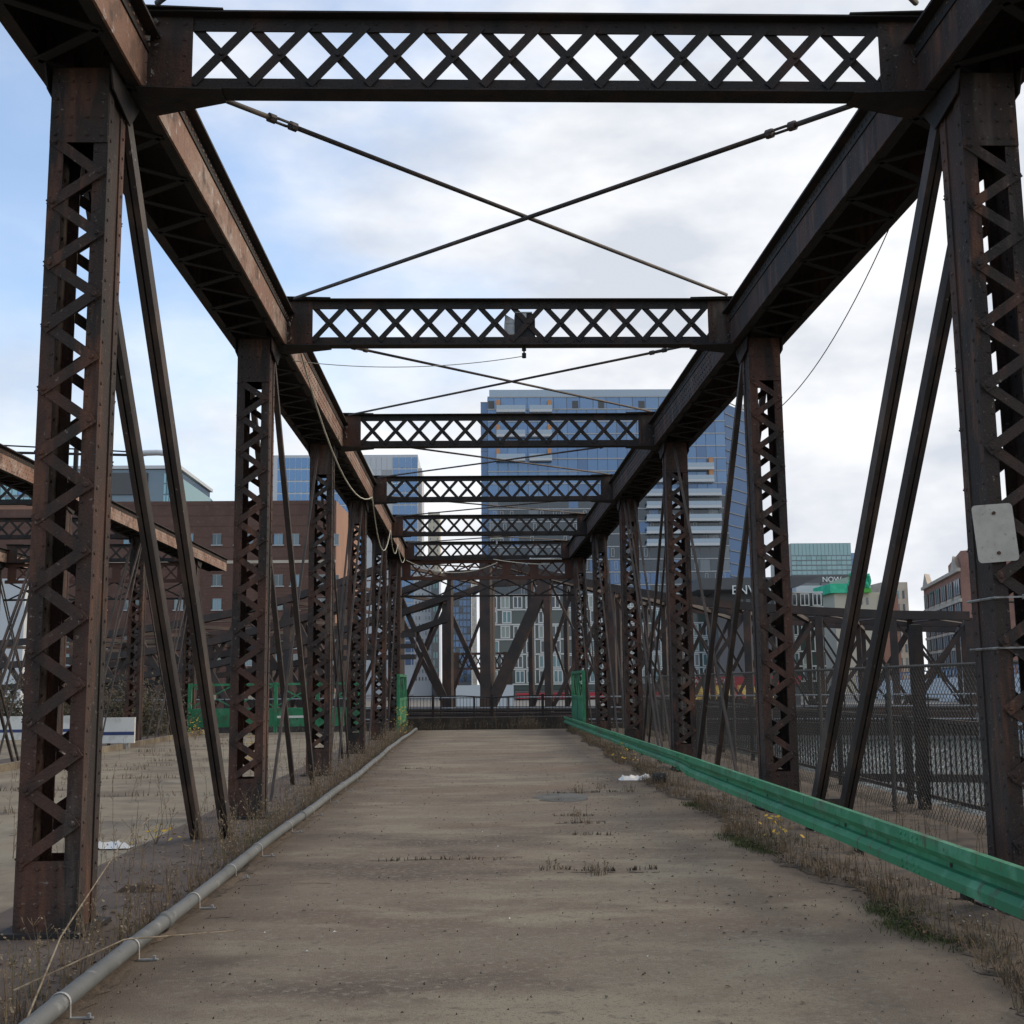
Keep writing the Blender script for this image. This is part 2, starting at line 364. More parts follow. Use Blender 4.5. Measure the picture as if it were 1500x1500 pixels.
def lacing_bar_mesh(sx):
    m = MB(); e = PW / 2 - .05
    a = Vector((-sx * e, 0, -dz / 2)); b_ = Vector((sx * e, 0, dz / 2)); u = (b_ - a).normalized() * .035
    m.bar(a - u, b_ + u, .078, .013); return m.mesh('lacing_bar', M['steel'])
LB = {1: lacing_bar_mesh(1), -1: lacing_bar_mesh(-1)}
def lacing_all():
    m = MB(); e = PW / 2 - .05
    for f in (-1, 1):
        for i in range(NB):
            sx = (1 if i % 2 == 0 else -1) * (1 if f < 0 else -1)
            y = f * (PD / 2 + (.0075 if i % 2 else .0205))
            m.bar((-sx * e, y, LZ0 + dz * i), (sx * e, y, LZ0 + dz * (i + 1)), .078, .012)
    return m.mesh('lacing', M['steel'])
LA = lacing_all()
def batten(z0, z1): return MB().box(-PW / 2 + .004, PW / 2 - .004, -.007, .007, z0, z1).mesh('batten_plate', M['steel'])
BT = {'top': batten(5.66, 6.25), 'low': batten(.02, .49)}
FOOT = MB().box(-.30, .30, -.29, .29, 0, .03).mesh('foot_plate', M['dark'])
JR = random.Random(99)
def add_post(truss, x, k, detail):
    p = (x, YP(k), 0)
    post = link('post', CH, truss, p)
    if detail:
        for f in (-1, 1):
            for i in range(NB):
                sx = (1 if i % 2 == 0 else -1) * (1 if f < 0 else -1)
                y = f * (PD / 2 + (.0075 if i % 2 else .0205))
                link('lacing_bar', LB[sx], post, (x, YP(k) + y, LZ0 + dz * (i + .5)), (0, JR.gauss(0, .012), JR.gauss(0, .012)))
    else: link('lacing', LA, post, p)['kind'] = 'stuff'
    for f in (-1, 1):
        for e in ('top', 'low'): link('batten_plate', BT[e], post, (x, YP(k) + f * (PD / 2 + .0072), 0))
    link('rivets', RV, post, p)['kind'] = 'stuff'
    link('foot_plate', FOOT, post, p)

def add_chord(truss, x, y0, y1, heavy_from, side_mats, lace=True):
    """closed-top box chord with laced underside; its bays are plates riveted to each other"""
    h = .37
    for s in (-1, 1):
        yy = y0; seg = 0
        cuts = [y0] + [YK(k) + 1.2 for k in range(-1, 6) if y0 < YK(k) + 1.2 < y1 - .5] + [y1]
        for a, b_ in zip(cuts[:-1], cuts[1:]):
            m = MB(); xo = x + s * h
            xa, xb = sorted((xo, xo - s * .02)); m.box(xa, xb, a + .002, b_ - .002, 6.262, 6.715)
            plate = m.build('side_plate', side_mats[s], truss)
            m = MB(); rows = 4 if a >= heavy_from else 0
            z = 6.30
            for r_ in range(rows):
                y = a + .1
                while y < b_ - .05:
                    if y > 0: m.rivet((xo, y + (.06 if r_ % 2 else 0), 6.315 + r_ * .095), (s, 0, 0), .017)
                    y += .15
            y = max(a, 0) + .08
            while y < b_:
                m.rivet((xo + s * .0135, y, 6.655), (s, 0, 0), .017); y += .11
            if m.v: m.build('rivets', side_mats[s], plate)['kind'] = 'stuff'
        m = MB(); xo = x + s * h
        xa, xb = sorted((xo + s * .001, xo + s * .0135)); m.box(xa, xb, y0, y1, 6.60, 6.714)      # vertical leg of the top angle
        xa, xb = sorted((xo - s * .021, xo - s * .11)); m.box(xa, xb, y0, y1, 6.26, 6.274)         # bottom angle
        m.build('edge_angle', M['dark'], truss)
    m = MB().box(x - h - .10, x + h + .10, y0, y1, 6.7165, 6.74); m.box(x - h - .06, x + h + .06, y0, y1, 6.7405, 6.76)
    m.build('cover_plate', M['dark'], truss)
    m = MB(); y = max(y0, 2); i = 0
    while y < y1 - .4:
        sx = 1 if i % 2 else -1
        m.bar((x - sx * .29, y, 6.252), (x + sx * .29, y + .42, 6.252), .075, .012, (0, 0, 1)); y += .42; i += 1
    MB().box(x - h + .021, x + h - .021, y1 - .03, y1 - .01, 6.275, 6.715).build('end_plate', M['dark'], truss)
    m.build('lacing', M['under_shade'], truss)['kind'] = 'stuff'

def add_gusset(truss, x, k, mats):
    """plates that join post, chord and diagonals at one panel point"""
    y = YP(k)
    for s in (-1, 1):
        m = MB(); xo = x + s * .235
        xa, xb = sorted((xo, xo + s * .014))
        poly = [(xa, y - .30, 6.245), (xa, y - .22, 6.08), (xa, y + .22, 6.0), (xa, y + .45, 6.245)]
        m.prism(poly, (xb - xa, 0, 0)); m.build('gusset_plate', M['dark'], truss)

def eyebar(truss, x, p, q, wd, th, mat, name='eyebar'):
    m = MB()
    if th > .1:
        for e in (-1, 1): m.bar((x + e * (th / 2 - .024), *p), (x + e * (th / 2 - .024), *q), wd, .046, (1, 0, 0))
        m.bar((x, *p), (x, *q), wd * .5, .03, (1, 0, 0))
    else: m.bar((x, *p), (x, *q), wd, th, (1, 0, 0))
    c = Vector((x, *p)); m.path([c - Vector((th / 2 + .004, 0, 0)), c + Vector((th / 2 + .004, 0, 0))], wd * .85, 12)
    return m.build(name, mat, truss)

def truss(name, label, x, ks, y0, y1, detail, heavy, mats, s_out, diag=True, thin=1.0):
    T = empty(name, (x, YP(ks[0]), 0), label, 'bridge truss', 'parallel trusses of the old bridge')
    for k in ks: add_post(T, x, k, k in detail); add_gusset(T, x, k, mats)
    add_chord(T, x, y0, y1, heavy, mats)
    for k in ks:
        yt = YP(k)
        top = (yt + .05, 6.40)
        def low(sgn): return (yt + sgn * (4.95 + .25), -.3)
        if k <= 1:
            w1, t1 = ((.145, .11), (.085, .075))[k]
            for dx in (-.165, .165): eyebar(T, x + dx, top, low(1), w1, t1, M['rod'])
        if k >= 3:
            for dx in (-.13, .13): eyebar(T, x + dx, (yt - .05, 6.4), low(-1), .07, .04, M['rod'])
            if x < -9:
                for dx, dy in ((-.06, .5), (.06, .25)): eyebar(T, x + dx, (yt + dy * .2, 6.4), (yt + 4.6 + dy, -.3), .06, .035, M['rod'], 'counter_rod')
                for dx, dy in ((-.16, 1.2), (.16, 1.5)): eyebar(T, x + dx, (yt - .1, 6.35), (yt - 2.4 - dy, -.3), .05, .03, M['rod'], 'hanger_rod')
        if k in (1, 2, 3):
            eyebar(T, x + .03, top, low(1), .05, .04, M['rod'], 'counter_rod') if k == 2 else None
            if k in (2, 3): eyebar(T, x - .05, (yt - .05, 6.4), low(-1), .045, .04, M['rod'], 'counter_rod')
        if k == 2: eyebar(T, x - .1, top, low(1), .06, .05, M['rod'])
    return T
XT = 3.455
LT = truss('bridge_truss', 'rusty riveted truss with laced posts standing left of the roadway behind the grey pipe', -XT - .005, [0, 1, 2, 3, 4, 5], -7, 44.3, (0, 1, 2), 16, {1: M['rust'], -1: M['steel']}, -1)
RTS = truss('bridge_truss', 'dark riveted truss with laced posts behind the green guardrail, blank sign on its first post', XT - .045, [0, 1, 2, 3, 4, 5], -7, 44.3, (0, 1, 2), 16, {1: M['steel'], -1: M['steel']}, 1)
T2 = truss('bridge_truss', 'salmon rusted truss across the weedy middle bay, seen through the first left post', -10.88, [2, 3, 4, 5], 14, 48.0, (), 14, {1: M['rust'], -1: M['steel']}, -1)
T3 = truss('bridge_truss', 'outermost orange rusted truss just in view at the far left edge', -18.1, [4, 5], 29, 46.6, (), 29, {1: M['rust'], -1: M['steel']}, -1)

# overhead struts between the left and right trusses
W = 2.74
def lattice_mesh(sgn, hx, hz, mat=None):
    return MB().bar((-sgn * hx, 0, -hz), (sgn * hx, 0, hz), .072, .012).mesh('lattice_bar', mat or M['dark'])
SZ0, SZ1, ZB, ZT = 6.262, 6.92, 6.395, 6.795
def strut(name, label, x0, x1, k, nX, single, group):
    """laced cross strut; x0..x1 is the open lattice between its two end plates"""
    y = YK(k); xm = (x0 + x1) / 2
    T = empty(name, (xm, y, SZ0), label, 'bridge strut', group)
    ex = .40
    for z0, z1, zn in ((SZ0, ZB, 'bottom_flange'), (ZT, SZ1, 'top_flange')):
        m = MB()
        m.box(x0 - ex, x1 + ex, y - .008, y + .008, z0 + .0, z1)
        zz = (z0, z0 + .014) if zn == 'bottom_flange' else (z1 - .014, z1)
        m.box(x0 - ex, x1 + ex, y - .10, y - .0085, *zz); m.box(x0 - ex, x1 + ex, y + .0085, y + .10, *zz)
        f = m.build(zn, M['dark'], T)
        m = MB(); x = x0
        while x < x1:
            m.rivet((x, y - .0085, (z0 + z1) / 2), (0, -1, 0), .012); x += .24
        m.build('rivets', M['dark'], f)['kind'] = 'stuff'
    for s, xe in ((-1, x0), (1, x1)):
        xa, xb = sorted((xe, xe + s * .385))
        MB().box(xa, xb, y - .0225, y - .0095, SZ0 + .01, SZ1 - .004).build('end_plate', M['steel'], T)
        # sloping gusset plates above and below, reaching to the chord
        for z in (SZ1 + .002, SZ0 - .014):
            m = MB(); xs_ = [xe - s * .25, xe + s * .40, xe + s * .40, xe + s * .02]
            m.prism([(xs_[0], y - .11, z), (xs_[1], y - .15, z), (xs_[1], y + .35, z), (xs_[0], y + .11, z)], (0, 0, .012))
            m.build('gusset_plate', M['dark'], T)
        m = MB()
        for zz in (6.32, 6.45, 6.58, 6.71, 6.84): m.rivet((xe + s * .06, y - .023, zz), (0, -1, 0), .014); m.rivet((xe + s * .30, y - .023, zz), (0, -1, 0), .014)
        m.build('rivets', M['steel'], T)['kind'] = 'stuff'
    if k < 3 and single:
        r5 = random.Random(k + 5)
        for s in (-1, 1):
            m = MB()
            for q in range(22):
                c_ = Vector(((x0 if s < 0 else x1) + s * r5.uniform(.26, .40), y - r5.uniform(.0235, .12), r5.uniform(6.32, 6.86))); e = r5.uniform(.01, .04)
                d1 = Vector((r5.uniform(-.4, .4), r5.uniform(-.6, .2), r5.uniform(-1, 1))).normalized() * e; d2_ = d1.orthogonal().normalized() * e * .6
                m.add([c_ - d1, c_ + d2_, c_ + d1, c_ - d2_], [(0, 1, 2, 3)])
            q = m.build('peeling_paint', M['flake'], T); q['kind'] = 'stuff'; q.data['flat'] = 1
    px = (x1 - x0) / nX; hz = (ZT - ZB) / 2 + .05; hx = px / 2 * .985
    if single:
        a, b_ = lattice_mesh(1, hx, hz), lattice_mesh(-1, hx, hz)
        rm = MB().rivet((0, 0, 0), (0, -1, 0), .022).mesh('rivet', M['dark'])
        for i in range(nX):
            xc = x0 + px * (i + .5)
            link('lattice_bar', a, T, (xc, y - .0155, (ZB + ZT) / 2)); link('lattice_bar', b_, T, (xc, y + .0155, (ZB + ZT) / 2))
            link('rivet', rm, T, (xc, y - .022, (ZB + ZT) / 2))
    else:
        m = MB()
        for i in range(nX):
            xc = x0 + px * (i + .5); zc = (ZB + ZT) / 2
            for s in (-1, 1): m.bar((xc - s * hx, y - s * .0155, zc - hz), (xc + s * hx, y - s * .0155, zc + hz), .072, .012)
        m.build('lattice', M['dark'], T)['kind'] = 'stuff'
    return T
G1 = 'latticed struts overhead across the roadway'
SL = ['nearest overhead strut of crossed bars, spanning the very top of the view',
      'overhead strut with the small grey box fixed at its middle',
      'overhead strut next beyond the grey box one, crossing the upper balconies of the tower',
      'overhead strut third from the far end, across the middle of the glass tower',
      'overhead strut just before the one with the small floodlight',
      'last overhead strut above the rusty portal, small floodlight standing on it']
STR = [strut('overhead_strut', SL[k], -W, W, k, 12, True, G1) for k in range(6)]
for k, lab in ((3, 'distant latticed strut before the teal glass at the left edge, the upper one'),
               (4, 'distant latticed strut before the teal glass at the left edge, the lower one'),
               (5, 'distant latticed strut behind the salmon truss, in front of the brown brick wall')):
    strut('overhead_strut', lab, -17.35, -11.6, k, 12, k == 4, 'latticed struts across the outer left bay')

# portal at the far end of the roadway
def portal(name, label, x0, x1, grp=None, plates=True):
    y = YK(5) + .12
    T = empty(name, ((x0 + x1) / 2, y, 4.9), label, 'portal frame', 'portal frames at the far end')
    MB().box(x0 - .4, x1 + .4, y - .06, y + .06, 6.12, 6.24).build('top_flange', M['redrust'], T)
    MB().box(x0 - .4, x1 + .4, y - .06, y + .06, 5.50, 5.62).build('middle_flange', M['redrust'], T)
    MB().box(x0 - .4, x1 + .4, y - .05, y + .05, 4.86, 4.93).build('bottom_flange', M['dark'], T)
    n = 12; px = (x1 - x0) / n
    a, b_ = [MB().bar((-s * px / 2, 0, -.27), (s * px / 2, 0, .27), .06, .012).mesh('lattice_bar', M['redrust']) for s in (1, -1)]
    for i in range(n):
        link('lattice_bar', a, T, (x0 + px * (i + .5), y - .02, 5.87)); link('lattice_bar', b_, T, (x0 + px * (i + .5), y + .02, 5.87))
    for xx in ((x0 + (x1 - x0) * .62), (x0 + (x1 - x0) * .80), x1 + .15, x0 - .15):
        MB().box(xx - .16, xx + .16, y - .045, y - .032, 5.61, 6.13).build('rust_plate', M['redrust'], T)
    n = 5; px = (x1 - x0 + .5) / n; hz = (5.52 - 4.9) / 2
    a, b_ = [MB().bar((-s * px / 2, 0, -hz), (s * px / 2, 0, hz), .055, .014).mesh('lattice_bar', M['dark']) for s in (1, -1)]
    for i in range(n):
        link('lattice_bar', a, T, (x0 - .25 + px * (i + .5), y - .02, 5.21)); link('lattice_bar', b_, T, (x0 - .25 + px * (i + .5), y + .02, 5.21))
    return T
portal('portal_frame', 'rusty portal of two lattice rows closing the far end of the roadway overhead', -W - .15, W + .15)
portal('portal_frame', 'rusty portal of lattice rows seen left behind the salmon truss', -17.4, -11.5)

# crossed brace rods with turnbuckles
def brace(name, label, p, q, r, tpos, grp):
    p, q = Vector(p), Vector(q); d = (q - p).normalized(); Ln = (q - p).length
    T = empty(name, p, label, 'brace rod', grp)
    c = p + d * tpos
    MB().path([p, c - d * .10], r, 8).build('rod', M['rod'], T, True); MB().path([c + d * .10, q], r, 8).build('rod', M['rod'], T, True)
    side = d.cross(Vector((0, 0, 1))).normalized(); up = side.cross(d)
    m = MB()
    for s in (-1, 1):
        m.path([c - d * .13 + side * s * .012, c - d * .07 + side * s * .036, c + d * .07 + side * s * .036, c + d * .13 + side * s * .012], .013, 6)
    m.path([c - d * .15, c - d * .085], r * 1.75, 8); m.path([c + d * .085, c + d * .15], r * 1.75, 8)
    m.build('turnbuckle', M['rod'], T)
    return T
BX = 2.95
nm = ['first', 'second', 'third', 'fourth', 'fifth']
for k in range(-1, 5):
    ya, yb = YK(k) + .1, YK(k + 1) - .3; za, zb_ = 6.45, 6.90; grp = 'crossed brace rods overhead'
    if k == -1: la = 'rod end coming in at the top edge above the nearest strut, on the %s'
    else: la = ('long brace rod just behind the nearest strut, turnbuckle near its %s end', 'brace rod just beyond the strut with the grey box, turnbuckle near its %s end',
                'thin brace rod before the blue tower balconies, its nearer end on the %s', 'thin brace rod crossing in front of the mid tower, nearer end on the %s',
                'thin brace rod of the farthest bay, nearer end on the %s')[k]
    r = .024 if k < 1 else .02
    brace('brace_rod', la % 'left', (-BX, ya, za), (BX, yb, zb_), r, 1.15, grp)
    brace('brace_rod', la % 'right', (BX, ya, za - .05), (-BX, yb, zb_ - .05), r, 1.15, grp)

# ------------------------------------------------------------------ things fixed to the steelwork
bx = empty('camera_box', (.15, YK(1), 6.30), 'small grey metal box with a dark housing fixed in the middle of an overhead strut', 'equipment box')
y = YK(1)
MB().box(.05, .33, y + .03, y + .28, 6.40, 6.74).build('housing', M['black'], bx)
MB().box(-.09, .045, y + .06, y + .24, 6.45, 6.60).build('shade_body', M['galv'], bx)
MB().prism([(-.09, y + .06, 6.605), (.045, y + .06, 6.605), (.045, y + .06, 6.66), (-.085, y + .06, 6.74)], (0, .18, 0)).build('sloping_hood', M['galv'], bx)
MB().box(-.095, -.08, y + .02, y + .26, 6.42, 6.63).build('side_bracket', M['galv'], bx)
MB().prism([(.13, y + .012, 6.74), (.21, y + .012, 6.74), (.21, y + .012, 6.67), (.17, y + .012, 6.63), (.13, y + .012, 6.67)], (0, .012, 0)).build('label_plate', M['galv'], bx)
MB().box(.05, .29, y + .0095, y + .3, 6.745, 6.76).build('top_shelf', M['galv'], bx)
ins = empty('insulator', (.17, y, 6.25), 'small dark insulator hanging under the middle of the box strut', 'insulator')
m = MB(); m.path([(.17, y, 6.262), (.17, y, 6.10)], .011, 6); m.build('stem', M['black'], ins)
m = MB()
for z in (6.215, 6.145, 6.115): m.path([(.17, y, z - .018), (.17, y, z), (.17, y, z + .018)], .03, 8)
m.build('ribbed_body', M['black'], ins)
o = MB().path(sagged((.17, y - .01, 6.12), (-3.0, y - .05, 6.05), .12, 16), .006, 5).build('wire', M['cable'], smooth=True)
tag(o, 'thin wire sagging from the hanging insulator to the left chord', 'wire')
o = MB().path(sagged((3.78, 11.6, 6.27), (3.55, YP(1) - .22, 5.25), .22, 16), .006, 5).build('wire', M['black'], smooth=True)
tag(o, 'thin dark wire curving down from the right chord to the second right post', 'wire')
pts = []
hang = [(-2.98, YK(1) + .2, 6.42), (-3.06, YK(3) - .6, 6.3), (-3.06, YK(4) - 1.2, 6.3), (-3.06, YK(4) + 2.4, 6.3), (-3.04, YK(5) - 1.0, 6.2)]
for a, b_, s_ in zip(hang[:-1], hang[1:], (.75, .95, .5, .35)): pts += sagged(a, b_, s_, 12)
o = MB().path(pts, .014, 6).build('cable', M['cable'], smooth=True)
tag(o, 'pale cable hanging in loops along the left top chord', 'cable')
for a, b_, s_, lab in (((-3.0, YK(5) - .9, 6.15), (.35, YK(5) - .25, 6.1), .42, 'pale cable swagged below the last strut on the left of the floodlight'),
                  ((.2, YK(5) - .3, 6.22), (2.3, YK(5) - .25, 6.02), .05, 'frayed pale rope stretched right of the floodlight along the portal')):
    tag(MB().path(sagged(a, b_, s_, 14), .016, 6).build('cable', M['cable'], smooth=True), lab, 'cable')
fl = empty('floodlight', (.33, YK(5) - .2, 6.92), 'small pale floodlight standing on the last overhead strut', 'floodlight')
yy = YK(5) - .22
MB().box(.12, .56, yy, yy + .16, 6.98, 7.24).build('lamp_housing', M['lgrey'], fl)
MB().box(.15, .53, yy - .012, yy - .001, 7.005, 7.215).build('lamp_glass', M['lens'], fl)
MB().box(.31, .37, yy + .05, yy + .1, 6.80, 6.98).build('bracket', M['galv'], fl)
tb = empty('tube_light', (2.2, YK(5) - .2, 6.22), 'pale fluorescent tube under the right part of the last strut', 'tube light')
MB().path([(1.55, YK(5) - .25, 6.235), (2.75, YK(5) - .25, 6.21)], .03, 8).build('tube', M['white'], tb, True)
MB().box(1.6, 2.7, YK(5) - .28, YK(5) - .22, 6.245, 6.26).build('batten', M['galv'], tb)

# blank sign on the first right post
sg = empty('sign_plate', (3.22, YP(0) - PD / 2 - .05, 2.45), 'blank pale grey metal sign plate bolted on the first right post, rust spots', 'sign')
def rounded(cx_, cz, w_, h_, r_, y):
    ps = []
    for qx, qz, a0 in ((1, 1, 0), (-1, 1, 90), (-1, -1, 180), (1, -1, 270)):
        for i in range(5):
            a = R(a0 + i * 22.5); ps.append((cx_ + qx * (w_ / 2 - r_) + r_ * math.cos(a), y, cz + qz * (h_ / 2 - r_) + r_ * math.sin(a)))
    return ps
ysg = YP(0) - PD / 2 - .045
pl = MB().prism(rounded(3.215, 2.685, .30, .42, .03, ysg), (0, .004, 0)); pl.v = [tuple(Matrix.Rotation(R(-4), 3, 'Y') @ (Vector(v) - Vector((3.215, 0, 2.685))) + Vector((3.215, 0, 2.685))) for v in pl.v]
pl.build('plate', M['sign'], sg)
for z in (2.83, 2.54):
    m = MB().path([(3.22 - (z - 2.685) * .07, ysg - .012, z), (3.22, ysg + .045, z)], .013, 8); m.build('bolt', M['redrust'], sg)
for z, lab in ((2.22, 'upper steel band clamped round the first right post below the blank sign'), (1.86, 'lower steel band clamped round the first right post below the blank sign')):
    T = empty('post_band', (XT - .045, YP(0), z), lab, 'metal band', 'bands round the first right post')
    a, c_ = PW / 2 + .012, PD / 2 + .045; xc = XT - .045
    m = MB().path([(xc - a, YP(0) - c_, z), (xc + a, YP(0) - c_, z + .01), (xc + a, YP(0) + c_, z), (xc - a, YP(0) + c_, z), (xc - a, YP(0) - c_, z)], .009, 4); m.build('strap', M['zinc2'], T)
    MB().box(xc - .03, xc + .07, YP(0) - c_ - .02, YP(0) - c_ + .012, z - .014, z + .022).build('clamp', M['zinc2'], T)
o = MB().path([(3.22, 8.1, 1.45), (3.235, 8.13, 1.2), (3.22, 8.13, .8), (3.25, 8.12, .35), (3.22, 8.1, .05)], .008, 6).build('hose', M['cable'], smooth=True)
tag(o, 'thin pale hose hanging down the first right post to the ground', 'hose')

# street lamp head on a long arm over the middle bay
lp = empty('street_lamp', (-10.88, 31, 6.76), 'pale cobra head street lamp on long arms above the salmon truss', 'street lamp')
m = MB().path([(-14.5, 30.6, 7.78), (-9.3, 31, 7.72)], .035, 6); m.path([(-14.5, 30.6, 8.02), (-9.3, 31, 7.80)], .02, 6); m.build('arm', M['dark'], lp)
MB().box(-11.0, -10.9, 30.85, 30.95, 6.76, 7.9).build('bracket_post', M['dark'], lp)
m = MB().path([(-9.35, 31, 7.75), (-9.15, 31.0, 7.79), (-8.85, 31, 7.80), (-8.55, 31, 7.76), (-8.42, 31, 7.72)], .105, 10); m.v = [(x, y, 7.76 + (z - 7.76) * .75) for x, y, z in m.v]; m.build('lamp_head', M['lgrey'], lp, True)

# ------------------------------------------------------------------ pipe along the left edge
PX, PR, PZ = -2.655, .049, .075
pp = empty('pipe', (PX, 0, 0), 'long grey pipe strapped along the left edge of the roadway', 'pipe')
def pxy(y): return PX + .03 * math.sin(y * .31 + 1)
ys_p = fr(1.5, 43.2, 70)
MB().path([(pxy(y), y, PZ + .008 * math.sin(y * 1.1)) for y in ys_p], PR, 14).build('tube', M['pipe'], pp, True)
for y in (8.45, 15.0, 21.5, 28, 34.5):
    MB().path([(pxy(y - .06), y - .06, PZ + .008 * math.sin(y * 1.1)), (pxy(y + .06), y + .06, PZ + .008 * math.sin(y * 1.1))], PR + .009, 14).build('coupling', M['pipe'], pp, True)
ymarks = [6.33, 7.61, 9.29, 10.7, 12.01, 13.89, 15.66, 17.3, 19.2, 21, 23, 25.2, 27.5, 30]
for y in ymarks:
    x = pxy(y); z = PZ + .008 * math.sin(y * 1.1)
    m = MB()
    pts = [(x + (PR + .004) * math.cos(a), y, z + (PR + .004) * math.sin(a)) for a in [R(v) for v in range(-10, 200, 15)]]
    for p, q in zip(pts[:-1], pts[1:]): m.bar(p, q, .020, .003, (p[0] - x, 0, p[2] - z))
    m.bar((x + PR + .004, y, z - .012), (x + PR + .006, y, .012), .016, .003, (1, 0, 0))
    s = m.build('strap', M['zinc'], pp)
    m = MB().box(x + PR + .002, x + PR + .12, y - .011, y + .011, .004, .012); m.box(x + PR + .09, x + PR + .105, y - .012, y + .012, .012, .03)
    m.build('bracket', M['galv'], s)

# ------------------------------------------------------------------ green guardrail on the right
gr = empty('guardrail', (2.2, 16, 0), 'bright green steel guardrail along the right side of the roadway', 'guardrail')
def rail_pt(y):
    if y < 15.6: return 2.22, .70
    if y < 17.2: u = (y - 15.6) / 1.6; return 2.22 + .17 * u, .70 - .06 * u
    u = (y - 17.2) / 26; return 2.39 + .25 * u, .64 - .16 * u
prof = [(0, 0), (-.03, -.004), (-.034, -.10), (-.004, -.155), (.028, -.165), (.028, -.222), (-.004, -.232), (-.034, -.285), (-.03, -.362), (.002, -.366)]
lens = [3.0, 5.55, 7.62, 11.9, 15.6, 17.2, 21.4, 25.6, 29.8, 34, 38.2, 42.2]
for a, b_ in zip(lens[:-1], lens[1:]):
    m = MB(); n_ = len(prof); vs = []
    sc = 1 if a < 15 else .86
    for y in (a + .003, b_ - .003):
        X, Z = rail_pt(y)
        for th_ in (0, .006):
            for i, (dx, dz_) in enumerate(prof): vs.append((X + dx * sc + th_, y, Z + dz_ * .70 * (1 if y < 16 else sc)))
    fs = [(i, i + 1, 2 * n_ + i + 1, 2 * n_ + i) for i in range(n_ - 1)] + [(n_ + i, n_ + i + 1, 3 * n_ + i + 1, 3 * n_ + i) for i in range(n_ - 1)]
    fs += [(0, n_, 3 * n_, 2 * n_), (n_ - 1, 2 * n_ - 1, 4 * n_ - 1, 3 * n_ - 1)]
    m.add(vs, fs); beam = m.build('rail_beam', M['green'], gr)
    m = MB()
    for y in (a + .06, a + .14, b_ - .06, b_ - .14):
        X, Z = rail_pt(y)
        for dz_ in (-.03, -.06, -.20, -.235): m.rivet((X - .033 * sc, y, Z + dz_), (-1, 0, 0), .014)
    m.build('bolts', M['green'], beam)['kind'] = 'stuff'
for y in (9.0, 11.5, 14.9, 18.6, 21.8, 25.4, 28.9, 32.6, 36, 39.6):
    X, Z = rail_pt(y)
    m = MB().box(X + .84, X + .91, y - .04, y + .04, -.012, .26); m.bar((X + .02, y, Z - .21), (X + .84, y, .22), .06, .05); m.build('rail_post', M['dark'], gr)
for y in (7.1, 9.1, 11.5, 13.3, 15.5, 18, 19.6, 21, 23.6):
    X, Z = rail_pt(y)
    MB().path([(X + .02, y, Z - .136), (X - .012 + .03, y, Z - .136)], .016, 6).build('post_bolt', M['dark'], gr)

# green end gates at the far end of the roadway
def gate_leaf(name, label, x, y0, y1, z0, z1):
    T = empty(name, (x, y0, 0), label, 'gate', 'green gate leaves folded back at the far end')
    MB().box(x - .03, x + .03, y0, y1, z0, z0 + .75).build('lower_panel', M['green'], T)
    m = MB()
    for yy in (y0, (y0 + y1) / 2, y1): m.box(x - .05, x + .05, yy - .05, yy + .05, 0, z1)
    m.box(x - .045, x + .045, y0, y1, z1 - .09, z1 - .002); m.box(x - .045, x + .045, y0, y1, z0 + .76, z0 + .86)
    m.build('gate_frame', M['green'], T)
    m = MB()
    for i in range(5):
        a = y0 + (y1 - y0) * i / 5; b_ = y0 + (y1 - y0) * (i + 1) / 5
        m.bar((x, a, z0 + .86), (x, b_, z1 - .1), .03, .012, (1, 0, 0)); m.bar((x + .015, b_, z0 + .86), (x + .015, a, z1 - .1), .03, .012, (1, 0, 0))
    m.build('cross_bars', M['green'], T)
    return T
gate_leaf('green_gate', 'green steel gate leaf folded back on the left of the far end', -3.02, 39.2, 43.2, .35, 2.0)
gate_leaf('green_gate', 'green steel gate leaf folded back on the right of the far end', 3.0, 38.6, 42.9, .35, 2.05)
# green barrier gate across the middle bay
gb = empty('barrier_gate', (-7.9, 43.2, 0), 'long green steel barrier gate closing the middle bay at its far end', 'gate')
y = 43.2
MB().box(-10.7, -4.6, y - .04, y + .04, .22, .80).build('lower_panel', M['green'], gb)
for x in (-10.7, -9.2, -7.65, -6.15, -4.65): MB().box(x - .06, x + .06, y - .07, y + .07, 0, 1.78).build('gate_post', M['green'], gb)
MB().box(-10.64, -4.71, y - .035, y + .035, 1.68, 1.76).build('top_rail', M['green'], gb)
MB().box(-10.64, -4.71, y - .05, y + .05, .802, .88).build('middle_rail', M['green'], gb)
for i in range(4):
    x0 = -10.6 + i * 1.5
    MB().bar((x0, y, .95), (x0 + 1.35, y, 1.66), .05, .02).build('brace_bar', M['green'], gb); MB().bar((x0, y + .022, 1.66), (x0 + 1.35, y + .022, .95), .05, .02).build('brace_bar', M['green'], gb)
for x in (-9.9, -8.5, -5.6): MB().box(x - .13, x + .13, y - .075, y - .055, 1.2, 1.36).build('yellow_plate', M['beige'], gb)
MB().box(-7.6, -6.3, y - .052, y - .042, .52, .60).build('white_stripe', M['white'], gb)
# white barrier boards beside the outer bay
for x0, x1, lab in ((-17.6, -12.3, 'white barrier board with a blue stripe at the far left edge'), (-11.6, -9.95, 'white barrier board with a blue stripe beside the salmon truss post')):
    T = empty('white_barrier', ((x0 + x1) / 2, 36.4, 0), lab, 'barrier', 'white barrier boards across the outer bay')
    y = 36.6 if x0 < -13 else 33.6
    MB().box(x0, x1, y, y + .12, .14, .84).build('board', M['white'], T); MB().box(x0, x1, y - .008, y - .001, .36, .45).build('stripe', M['blue'], T)
    for x in (x0 + .2, x1 - .3): MB().box(x, x + .12, y - .1, y + .3, -.012, .138).build('foot', M['galv'], T)

